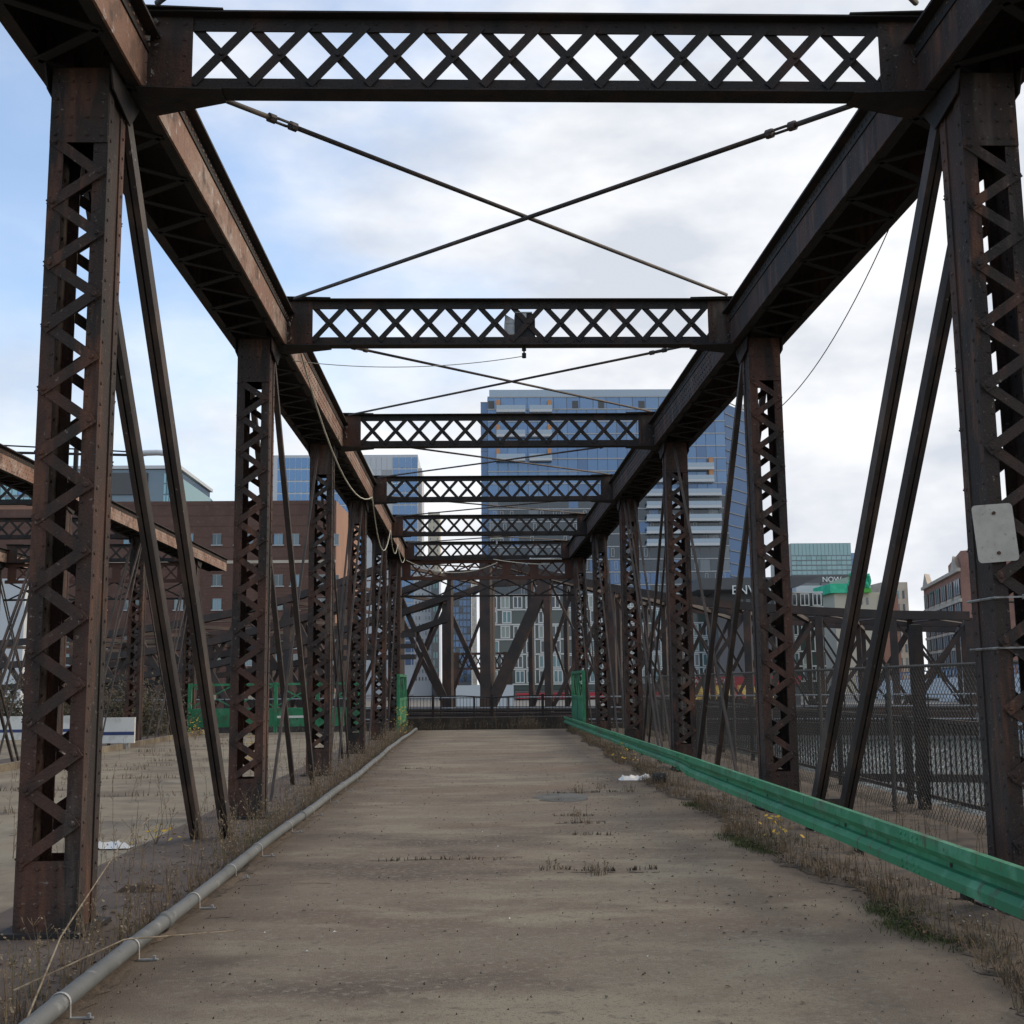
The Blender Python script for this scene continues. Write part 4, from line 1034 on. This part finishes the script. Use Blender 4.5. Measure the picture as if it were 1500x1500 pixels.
# left tower with sign
VT, x0, x1, zt = bbox('sign_tower', 'blue glass tower with grey panels and a triangle sign, left of the gap', (398, 667), (612, 667), 360, 30, M['lgrey'])
z2 = at(0 + 400, 1000, 360)[1]
for pa, pb, nc_, sd_ in ((406, 450, 5, 21), (450, 534, 9, 22), (575, 612, 4, 23)):
    pane_grid(VT, at(pa, 700, 359.9)[0], at(pb, 700, 359.9)[0], zt - 17 * 3.8, zt - .6, 360, nc_, 17, [M['gblue2'], M['gblue'], M['gblue2']], .25, .5, sd_, limit=80)
pane_grid(VT, at(535, 700, 359.9)[0], at(574.5, 700, 359.9)[0], zt - 30, zt - .6, 360, 5, 7, [M['lgrey'], M['grey']], .12, .12, 24, name='grey_panel')
xv, zv = at(532, 709, 359)
letters('VERTEX', xv, 359.7, zv, 3.6, M['wframe'], VT)
c_ = at(540, 690, 359); MB().prism([(c_[0] - 2.4, 359.6, c_[1] - 2.2), (c_[0] + 2.4, 359.6, c_[1] - 2.2), (c_[0], 359.6, c_[1] + 2.6)], (0, .2, 0)).build('triangle_emblem', M['wframe'], VT)
xs_, zs_ = at(619, 690, 368); MB().box(x1 + .02, xs_, 363, 380, -1.2, zs_).build('stair_shaft', M['lgrey'], VT)
# buildings seen through the far gap
def simple(name, label, a, b_, Y, dep, wall, nc, nr, mats, gx, gz, seed, z_low=None, limit=120):
    T, x0, x1, zt = bbox(name, label, a, b_, Y, dep, wall)
    pane_grid(T, x0 + .2, x1 - .2, at(a[0], z_low or 1000, Y)[1], zt - .5, Y, nc, nr, mats, gx, gz, seed, limit=limit)
    return T
simple('beige_tower', 'slim beige tower peeping up left of the glass tower', (627, 750), (644, 750), 520, 20, M['beige'], 3, 14, [M['gdark2'], M['beige']], 1.2, 1.6, 31, 870)
simple('striped_white_tower', 'narrow pale tower striped with dark bands behind the far gap', (606, 820), (632, 820), 300, 20, M['lgrey'], 5, 16, [M['gdark2'], M['lgrey'], M['grey']], .5, 1.0, 32)
simple('teal_tower', 'slim dark teal tower beside the pale striped one', (632.5, 838), (643, 838), 290, 20, M['gdark'], 2, 14, [M['gteal2'], M['gdark']], .3, .5, 33)
simple('navy_glass_tower', 'narrow navy blue glass tower in the gap left of the leaning strut', (660, 836), (690, 836), 330, 22, M['mframe'], 5, 16, [M['gblue3'], M['gblue'], M['gdark']], .2, .4, 34)
simple('white_slab_tower', 'very pale white slab tower between the navy tower and the big glass tower', (690.5, 846), (698, 846), 400, 20, M['white'], 2, 22, [M['white'], M['lgrey']], .2, .5, 35)
simple('pale_ribbed_tower', 'slim pale ribbed tower at the right edge of the big glass tower', (1080, 592), (1090, 592), 430, 15, M['white'], 2, 60, [M['lgrey'], M['wframe']], .8, .7, 36, 850, 120)
simple('dark_striped_block', 'small dark striped block low beside the ribbed tower', (1086, 829), (1102, 829), 380, 15, M['lgrey'], 5, 2, [M['gdark'], M['gdark2']], .8, .6, 37, 850)
# seafood shack tents
CR = empty('waterfront_tent', (30, 118, -1.2), 'red and yellow striped tent awnings of a waterfront restaurant beyond the right truss', 'tent')
xa, za = at(1008, 992, 118); xb, _ = at(1172, 992, 118); zb2 = at(1090, 1003, 118)[1]; zl_ = at(1040, 1024, 118)[1]
MB().box(xa, xb, 117.6, 118, zb2, za).build('fascia', M['red'], CR)
for i in range(14):
    u0, u1 = xa + (xb - xa) * i / 14, xa + (xb - xa) * (i + 1) / 14
    if 7 < i < 10 or i > 11: continue
    MB().prism([(u0 + .01, 117.7, zb2 - .01), (u1 - .01, 117.7, zb2 - .01), (u1 - .01 + .5, 116, zl_), (u0 - .3, 116, zl_)], (0, .15, 0)).build('awning_panel', M['red' if i % 3 == 2 else 'ytent'], CR)
MB().box(xa, xb, 118.05, 124, -1.2, za - .1).build('shed_wall', M['dgrey'], CR)
letters('BARKING CRAB', at(1012, 1002, 117.5)[0], 117.5, at(1012, 1001, 117.5)[1], .62, M['wframe'], CR)
# concrete road bridge at the right
CB = empty('concrete_bridge', (85, 150, -5), 'pale grey concrete road bridge with a blue railing at the right', 'bridge')
p0 = at(1270, 1015, 185); p1 = at(1560, 1000, 120)
xA, zA = at(1255, 1000, 190); xB, zB = at(1560, 983, 118)
xA2, zA2 = at(1255, 1016, 190); xB2, zB2 = at(1560, 1032, 118)
MB().prism([(xA, 190, zA2), (xB, 118, zB2), (xB, 118, zB), (xA, 190, zA)], (4, 5, 0)).build('girder', M['lgrey'], CB)
m = MB(); 
for i in range(61):
    u = i / 60; x, y_ = xA + (xB - xA) * u, 190 - 72 * u; z = zA + (zB - zA) * u; m.box(x - .05, x + .05, y_, y_ + .1, z, z + 1.0)
m.bar((xA, 190, zA + 1.0), (xB, 118, zB + 1.0), .15, .15, (0, 0, 1)); m.build('railing', M['gblue2'], CB)
for u in (.25, .6, .9):
    x, y_ = xA + (xB - xA) * u, 190 - 72 * u; MB().box(x - 1, x + 2, y_ + 1, y_ + 4, -6, zA2 + (zB2 - zA2) * u).build('bridge_pier', M['lgrey'], CB)

# ------------------------------------------------------------------ plants, litter
def weeds(name, label, spots, mat, hmin, hmax, seed, seedmat=None, lean=.35, twigs=4, kind='stuff', cat='weeds', rad=.0035):
    rr = random.Random(seed); m = MB(); s_ = MB()
    for (x, y, z) in spots:
        h = rr.uniform(hmin, hmax) * (1 if rr.random() < .8 else 1.5); a = rr.uniform(0, 6.283); ln = rr.uniform(.05, lean) * h
        dx, dy = math.cos(a) * ln, math.sin(a) * ln
        pts = [(x, y, z - .01), (x + dx * .35, y + dy * .35, z + h * .5), (x + dx, y + dy, z + h)]
        m.path(pts, rad, 3, rad * .35)
        for i in range(twigs):
            u = rr.uniform(.35, .98); b0 = Vector((x + dx * u, y + dy * u, z + h * u)); a2 = rr.uniform(0, 6.283); tl = rr.uniform(.12, .34) * h * (1.1 - u * .6)
            b1 = b0 + Vector((math.cos(a2) * tl * .7, math.sin(a2) * tl * .7, tl * .75)); m.path([b0, b1], rad * .6, 3, rad * .2)
            if seedmat:
                for q in range(rr.randrange(1, 4)):
                    c_ = b0.lerp(b1, rr.uniform(.5, 1.05)); e = rr.uniform(.005, .013)
                    d1 = Vector((rr.uniform(-1, 1), rr.uniform(-1, 1), rr.uniform(-1, 1))).normalized() * e; d2_ = d1.orthogonal().normalized() * e * .6
                    s_.add([c_ - d1, c_ + d2_, c_ + d1, c_ - d2_], [(0, 1, 2, 3)])
    T = empty(name, spots[0], label, cat, kind='stuff') if seedmat else None
    if seedmat:
        o = m.build('stems', mat, T); o.data['flat'] = 1; q = s_.build('seed_heads', seedmat, T); q.data['flat'] = 1
        tag(o, kind='stuff'); tag(q, kind='stuff')
        return T
    o = m.build(name, mat); o.data['flat'] = 1; return tag(o, label, cat, kind='stuff')
def grass(name, label, spots, mat, hmin, hmax, seed, lean=.8, wd=.006):
    rr = random.Random(seed); m = MB()
    for (x, y, z) in spots:
        h = rr.uniform(hmin, hmax); a = rr.uniform(0, 6.283); ln = rr.uniform(.1, lean) * h; dx, dy = math.cos(a) * ln, math.sin(a) * ln
        sx, sy = -math.sin(a) * wd / 2, math.cos(a) * wd / 2
        m.add([(x - sx, y - sy, z), (x + sx, y + sy, z), (x + dx * .4 + sx * .7, y + dy * .4 + sy * .7, z + h * .6), (x + dx * .4 - sx * .7, y + dy * .4 - sy * .7, z + h * .6), (x + dx, y + dy, z + h * .9)], [(0, 1, 2, 3), (3, 2, 4)])
    o = m.build(name, mat); o.data['flat'] = 1; return tag(o, label, 'grass', kind='stuff')
rr = random.Random(21)
def clump(y, s=1.0): return .5 + .5 * math.sin(y * 1.7 * s) * math.sin(y * .63 * s + 1)
lw = []
while len(lw) < 950:
    y = rr.uniform(4.2, 43); x = pxy(y) - rr.uniform(.07, .45) ** 1.0
    if rr.random() < (.35 + .65 * clump(y)) * (.6 if y < 10 else 1.0): lw.append((x, y, 0))
weeds('dry_weeds', 'dry brown weeds with pale seed heads crowding behind the grey pipe', lw, M['straw'], .10, .42, 22, M['seed'])
lg = []
while len(lg) < 5200:
    y = 3 + 41 * rr.random() ** 1.1; x = pxy(y) - .02 - abs(rr.gauss(0, .16))
    if rr.random() < .25 + .75 * clump(y, 1.4): lg.append((x, y, 0))
grass('dry_grass', 'low tawny dry grass along the grey pipe', lg, M['straw'], .04, .16, 23)
rg = []
while len(rg) < 9000:
    y = 4.5 + 39 * rr.random() ** 1.25; e = vedge(y); x = e + abs(rr.gauss(.02, .26)) - .05
    if x < 3.2 and rr.random() < .2 + .8 * clump(y, 1.9): rg.append((x, y, .02))
grass('verge_grass', 'brown dry grass on the dirt verge under the green guardrail', rg, M['straw'], .04, .17, 24)
mg = []
while len(mg) < 9000:
    y = 4.5 + 12 * rr.random(); e = vedge(y); x = e + rr.gauss(.04, .10)
    if rr.random() < max(0, math.sin(y * 1.55 + 1.3)) ** 2: mg.append((x, y, .006))
grass('moss', 'bright green moss and short grass along the right edge of the asphalt', mg, M['moss'], .012, .05, 25, 1.2, .008)
rw = []
while len(rw) < 330:
    y = rr.uniform(7, 43); x = vedge(y) + abs(rr.gauss(.15, .25))
    if x < 3.3 and rr.random() < .3 + .7 * clump(y, 1.9): rw.append((x, y, .02))
weeds('verge_weeds', 'thin dry weeds rising through the verge by the green guardrail', rw, M['straw'], .10, .36, 26, M['seed'])
bw = []
while len(bw) < 420:
    x = rr.choice((rr.uniform(-10.2, -4.2), rr.gauss(-4.15, .15), rr.gauss(-3.6, .25))); y = rr.uniform(8.5, 43)
    if rr.random() < clump(y + x, .9): bw.append((x, y, 0))
weeds('bay_weeds', 'scattered dry weeds standing in the cracks of the middle bay', bw, M['straw'], .12, .5, 27, M['seed'])
fw = [(rr.uniform(-2.6, 3.0), END - .05 - abs(rr.gauss(0, .35)), 0) for i in range(110)] + [(rr.gauss(1.4, .25), END - rr.uniform(0, .5), 0) for i in range(130)]
weeds('end_weeds', 'tawny weeds against the low dark wall at the far end', fw, M['straw'], .12, .45, 28, M['seed'])
pw = [(rr.uniform(3.6, 5.2), rr.uniform(10, 42), 0) for i in range(420)]
weeds('fence_weeds', 'dry weeds at the foot of the chain link fence', pw, M['straw'], .10, .4, 29, M['seed'])
# weeds in the deck cracks
ck = []
for (x0, x1, y, n_) in ((-.95 - .55, -.25, 11.6, 90), (.1, 1.05, 10.75, 160), (.45, .9, 15.2, 70), (.5, .95, 14.4, 50), (.6, 1.9, 18.3, 140), (-2, -1.2, 24, 50), (.5, .95, 13.3, 60)):
    for i in range(n_):
        q_ = rr.random(); q_ = q_ + .09 * math.sin(q_ * 31 + y); x = x0 + (x1 - x0) * q_; yy = y + .05 * math.sin(x * 5) + .025 * math.sin(x * 17 + y) + (abs(x - (x0 + x1) / 2) * .3 if n_ == 160 else 0) + rr.gauss(0, .02); ck.append((x, yy, 0))
grass('crack_grass', 'dark little tufts of grass growing in cracks across the roadway', ck, M['leaf'], .015, .055, 30, .9, .008)
ct = [(x + rr.gauss(0, .05), y + rr.gauss(0, .05), 0) for x, y in ((.15, 10.95), (.5, 10.6), (.55, 10.55), (.75, 15.1), (.7, 14.4), (1.0, 18.6), (1.4, 18.9), (1.8, 18.5)) for i in range(10)]
weeds('crack_weeds', 'thin weeds sprouting from the cracks in the right half of the roadway', ct, M['straw'], .04, .11, 31, M['seed'])
# kinks: long bleached stems bowing over the pipe
for pts, lab in (([(-2.62, 5.6, .02), (-2.75, 6.6, .35), (-2.95, 8.4, .62), (-2.9, 9.6, .8)], 'long bleached stalk leaning across the first left post'),
                 ([(-2.8, 6.1, .2), (-2.5, 6.9, .27), (-1.95, 7.3, .23)], 'bleached stalk bent over the grey pipe onto the asphalt')):
    tag(MB().path(pts, .006, 5, .0025).build('dry_stalk', M['seed'], smooth=True), lab, 'stalk')
# yellow leaved plants
def leafy(name, label, x, y, z, h, n, seed, mat='yellow', spread=.12, e0=.03):
    r2 = random.Random(seed); T = empty(name, (x, y, z), label, 'plant', 'small yellow leaved plants'); m = MB(); s_ = MB()
    for i in range(4): s_.path([(x, y, z), (x + r2.uniform(-spread, spread), y + r2.uniform(-spread, spread), z + h * r2.uniform(.7, 1))], .005, 3, .002)
    for i in range(n):
        c_ = Vector((x + r2.gauss(0, spread), y + r2.gauss(0, spread), z + h * r2.uniform(.15, 1))); e = r2.uniform(.6, 1.2) * e0
        d1 = Vector((r2.uniform(-1, 1), r2.uniform(-1, 1), r2.uniform(-.6, .6))).normalized() * e; d2_ = d1.orthogonal().normalized() * e * .5
        m.add([c_ - d1, c_ + d2_, c_ + d1 * 1.2, c_ - d2_], [(0, 1, 2, 3)])
    q = m.build('leaves', M[mat], T); q['kind'] = 'stuff'; q.data['flat'] = 1; s_.build('stem', M['straw'], T)
leafy('yellow_plant', 'small yellow leaved plant beside the second left post bars', -5.3, 26.2, 0, .62, 60, 1)
leafy('yellow_plant', 'small yellow leaved plant in the middle bay by the salmon truss', -9.4, 38.5, 0, .7, 60, 2)
leafy('yellow_plant', 'yellow leaved plant at the foot of the left green gate leaf', -2.85, 38.0, 0, 1.0, 80, 3)
leafy('yellow_plant', 'yellow leaved sprig under the guardrail near its bend', 2.5, 12.4, .03, .26, 22, 4)
leafy('yellow_plant', 'yellow leaved sprig low in front of the first left bars', -3.95, 13.1, 0, .22, 26, 5)
leafy('yellow_plant', 'yellow leaved sprig farther along the guardrail', 2.5, 24, .03, .5, 30, 6)
# brown scrub beyond the outer bay
def scrub(name, label, x, y, z, rx, ry, rz, n, seed):
    r2 = random.Random(seed); T = empty(name, (x, y, z), label, 'bush', 'scrub bushes beyond the outer bay'); m = MB()
    for i in range(n):
        a, b3, c3 = (r2.gauss(0, .45) for _ in range(3)); c_ = Vector((x + a * rx, y + b3 * ry, z + abs(c3 + .45) * rz)); e = r2.uniform(.03, .075)
        d1 = Vector((r2.uniform(-1, 1), r2.uniform(-1, 1), r2.uniform(-1, 1))).normalized() * e; d2_ = d1.orthogonal().normalized() * e * .5
        m.add([c_ - d1, c_ + d2_, c_ + d1, c_ - d2_], [(0, 1, 2, 3)])
    q = m.build('foliage', M['hedge'], T); q['kind'] = 'stuff'; q.data['flat'] = 1
    s_ = MB()
    for i in range(6): s_.path([(x + r2.uniform(-rx, rx) * .3, y, z), (x + r2.uniform(-rx, rx) * .8, y + r2.uniform(-ry, ry) * .5, z + rz * r2.uniform(.5, 1))], .03, 4, .01)
    s_.build('stem', M['timber'], T)
for i, (x, lab) in enumerate(((-17.2, 'brown scrub bush at the far left edge behind the white board'), (-14.6, 'brown scrub bush behind the gap between the white boards'), (-12.4, 'brown grey scrub bush behind the white board by the salmon truss'))):
    scrub('scrub_bush', lab, x, 42.0, -.01, 1.7, .7, 1.3, 6000, 40 + i)
# fallen leaves and litter
lv = MB(); r2 = random.Random(50)
for i in range(520):
    if i < 330: x, y = r2.gauss(1.5, .6), 8 + 14 * r2.random() ** 1.3
    else: x, y = r2.uniform(-2.5, 2.3), 5 + 36 * r2.random() ** 1.2
    if x > 2.6 or x < -2.45: continue
    e = r2.uniform(.008, .022); a = r2.uniform(0, 6.28); ca, sa = math.cos(a) * e, math.sin(a) * e; hh = r2.uniform(.004, .014)
    lv.add([(x - ca, y - sa, .006), (x - sa * .6, y + ca * .6, .004 + hh), (x + ca, y + sa, .006), (x + sa * .6, y - ca * .6, .004 + hh * .6)], [(0, 1, 2), (0, 2, 3)])
q = lv.build('fallen_leaves', M['leaf']); q.data['flat'] = 1; tag(q, 'scattered small dark dead leaves on the asphalt', 'leaves', kind='stuff')
lv = MB()
for i in range(60):
    x, y = (r2.uniform(-2.4, 2.4), 5 + 14 * r2.random() ** 1.3) if i < 34 else (r2.uniform(2.6, 3.1), r2.uniform(6, 11))
    e = r2.uniform(.005, .014); a = r2.uniform(0, 6.28); ca, sa = math.cos(a) * e, math.sin(a) * e; zz = .05 if i >= 34 else .004
    lv.add([(x - ca, y - sa, zz), (x - sa * .6, y + ca * .6, zz + .008), (x + ca, y + sa, zz), (x + sa * .6, y - ca * .6, zz + .004)], [(0, 1, 2), (0, 2, 3)])
q = lv.build('paper_scraps', M['paper']); q.data['flat'] = 1; tag(q, 'tiny pale scraps strewn over the asphalt', 'litter', kind='stuff')
def leaf_litter(name, label, n, seed, place, mats_):
    r4 = random.Random(seed); ms_ = [MB() for _ in mats_]
    for i in range(n):
        x, y, z = place(r4)
        e = r4.uniform(.003, .010) if name == 'deck_grit' else r4.uniform(.008, .026); a = r4.uniform(0, 6.28); ca, sa = math.cos(a) * e, math.sin(a) * e; hh = r4.uniform(.002, .016)
        ms_[r4.randrange(len(ms_))].add([(x - ca, y - sa, z), (x - sa * .6, y + ca * .6, z + hh), (x + ca, y + sa, z), (x + sa * .6, y - ca * .6, z + hh * .6)], [(0, 1, 2), (0, 2, 3)])
    for m_, mt in zip(ms_, mats_):
        q = m_.build(name, M[mt]); q.data['flat'] = 1; tag(q, label, 'leaves', kind='stuff')
leaf_litter('leaf_litter', 'dead leaf litter matted on the dirt verge below the green guardrail', 3600, 81, lambda r4: ((lambda y: (vedge(y) + abs(r4.gauss(.1, .35)) - .08, y, .04))(4.5 + 36 * r4.random() ** 1.5)), ['leaf', 'straw', 'dirt'])
leaf_litter('leaf_litter', 'dead leaf litter on the brown plate behind the grey pipe', 3200, 82, lambda r4: (-2.72 - abs(r4.gauss(0, .5)), 4 + 36 * r4.random() ** 1.5, .002), ['leaf', 'straw', 'dirt'])
leaf_litter('deck_grit', 'grit and crumbs scattered over the asphalt, thicker at its edges', 2600, 83, lambda r4: ((lambda u: (-2.5 + 4.8 * (u if r4.random() < .4 else (u ** 4 if r4.random() < .4 else 1 - u ** 4)), 4.5 + 30 * r4.random() ** 1.6, .003))(r4.random())), ['leaf', 'ridge', 'dirt'])
def crumple(name, label, x, y, z, w_, d_, h_, mat, seed, cat):
    r3 = random.Random(seed); m = MB(); nx, ny = 9, 6; vs = []
    for j in range(ny):
        for i in range(nx): vs.append((x + (i / (nx - 1) - .5) * w_ + r3.uniform(-.02, .02), y + (j / (ny - 1) - .5) * d_ + r3.uniform(-.02, .02), z + (0 if i in (0, nx - 1) or j in (0, ny - 1) else r3.random() * h_)))
    m.add(vs, [(j * nx + i, j * nx + i + 1, (j + 1) * nx + i + 1, (j + 1) * nx + i) for j in range(ny - 1) for i in range(nx - 1)])
    q = m.build(name, mat); q.data['flat'] = 1; return tag(q, label, cat)
crumple('litter', 'crumpled white plastic litter at the right edge of the roadway', 2.17, 20.5, .01, .55, .35, .10, M['paper'], 1, 'litter')
crumple('litter', 'crumpled pale rag lying by the first left post in the middle bay', -4.35, 12.9, .0, .38, .25, .07, M['paper'], 2, 'litter')
crumple('litter', 'dark rusty scrap of sheeting on the brown plate beside the left weeds', -3.3, 10.2, .0, .35, .2, .06, M['leaf'], 3, 'litter')
tag(MB().path([(2.33, 19.45, .1), (2.53, 19.45, .1)], .10, 14).build('rubber_bumper', M['black']), 'short black rubber bumper lying beside the white litter', 'rubber bumper')
tag(MB().box(3.85, 4.1, 15.2, 15.5, 0, .16).build('timber_block', M['timber']), 'dark timber block at the foot of the right diagonal bars', 'timber block')
tag(MB().box(3.2, 3.75, 6.9, 7.9, 0, .18).build('timber_baulk', M['timber']), 'dark timber baulk on the ground by the first right post', 'timber')
# patches in the asphalt
def blob(name, label, x, y, rx, ry, z, mat, seed):
    r3 = random.Random(seed); pts = [(x + rx * math.cos(i * .349) * r3.uniform(.82, 1.1), y + ry * math.sin(i * .349) * r3.uniform(.82, 1.1), z) for i in range(18)]
    m = MB(); m.add([(x, y, z + .004)] + pts, [(0, 1 + i, 1 + (i + 1) % 18) for i in range(18)]); q = m.build(name, mat); q.data['flat'] = 1; tag(q, kind='structure')
blob('asphalt_patch', '', .72, 17.6, .42, .75, .004, M['patch'], 1)
def crack(x0, x1, y, slope, wd, seed, gap=.25):
    r3 = random.Random(seed); m = MB(); n_ = max(6, int(abs(x1 - x0) * 16)); py_ = y
    pts = []
    for i in range(n_ + 1):
        py_ += r3.gauss(0, .012); pts.append((x0 + (x1 - x0) * i / n_, py_ + slope * i / n_, wd * r3.uniform(.3, 1.3)))
    for p, q in zip(pts[:-1], pts[1:]):
        if r3.random() < gap: continue
        m.add([(p[0], p[1] - p[2], .0035), (q[0], q[1] - q[2], .0035), (q[0], q[1] + q[2], .0035), (p[0], p[1] + p[2], .0035)], [(0, 1, 2, 3)])
    q = m.build('crack', M['leaf']); q.data['flat'] = 1; q['kind'] = 'structure'
for i, c_ in enumerate(((-1.6, -.1, 11.6, .03, .012), (.1, 1.05, 10.75, -.1, .02), (.45, .95, 15.2, 0, .02), (.4, 1.0, 14.4, .05, .02), (.6, 2.1, 18.3, .2, .02), (-2.5, -1.0, 24, .1, .02),
                        (-2.55, -1.7, 10.3, .05, .008), (-2.5, -2.0, 8.9, .02, .007), (.9, 1.3, 12.1, 0, .008), (-1, .2, 16.6, .3, .007), (-2.2, .4, 29.5, .1, .02), (.2, 2.2, 33, -.2, .025), (-2.5, 2.4, 37.5, .1, .03), (1.0, 2.3, 13.5, .4, .006), (-2.4, -1.2, 19.2, .1, .01))):
    crack(*c_, 60 + i)
bc = []
r3 = random.Random(71)
for i in range(16):
    y = 13 + i * 1.9 + r3.uniform(-.5, .5); xa = r3.uniform(-10, -6.5); xb = xa + r3.uniform(1, 3.2)
    crack(xa, min(xb, -4.3), y, r3.gauss(0, .1), .03, 90 + i, .35)
    for q in range(60):
        x = r3.uniform(xa, min(xb, -4.3)); bc.append((x, y + r3.gauss(0, .05), -.012))
grass('bay_grass', 'brown tufts of dead grass along cracks of the middle bay', bc, M['straw'], .03, .12, 72, .9, .012)
fix_normals()
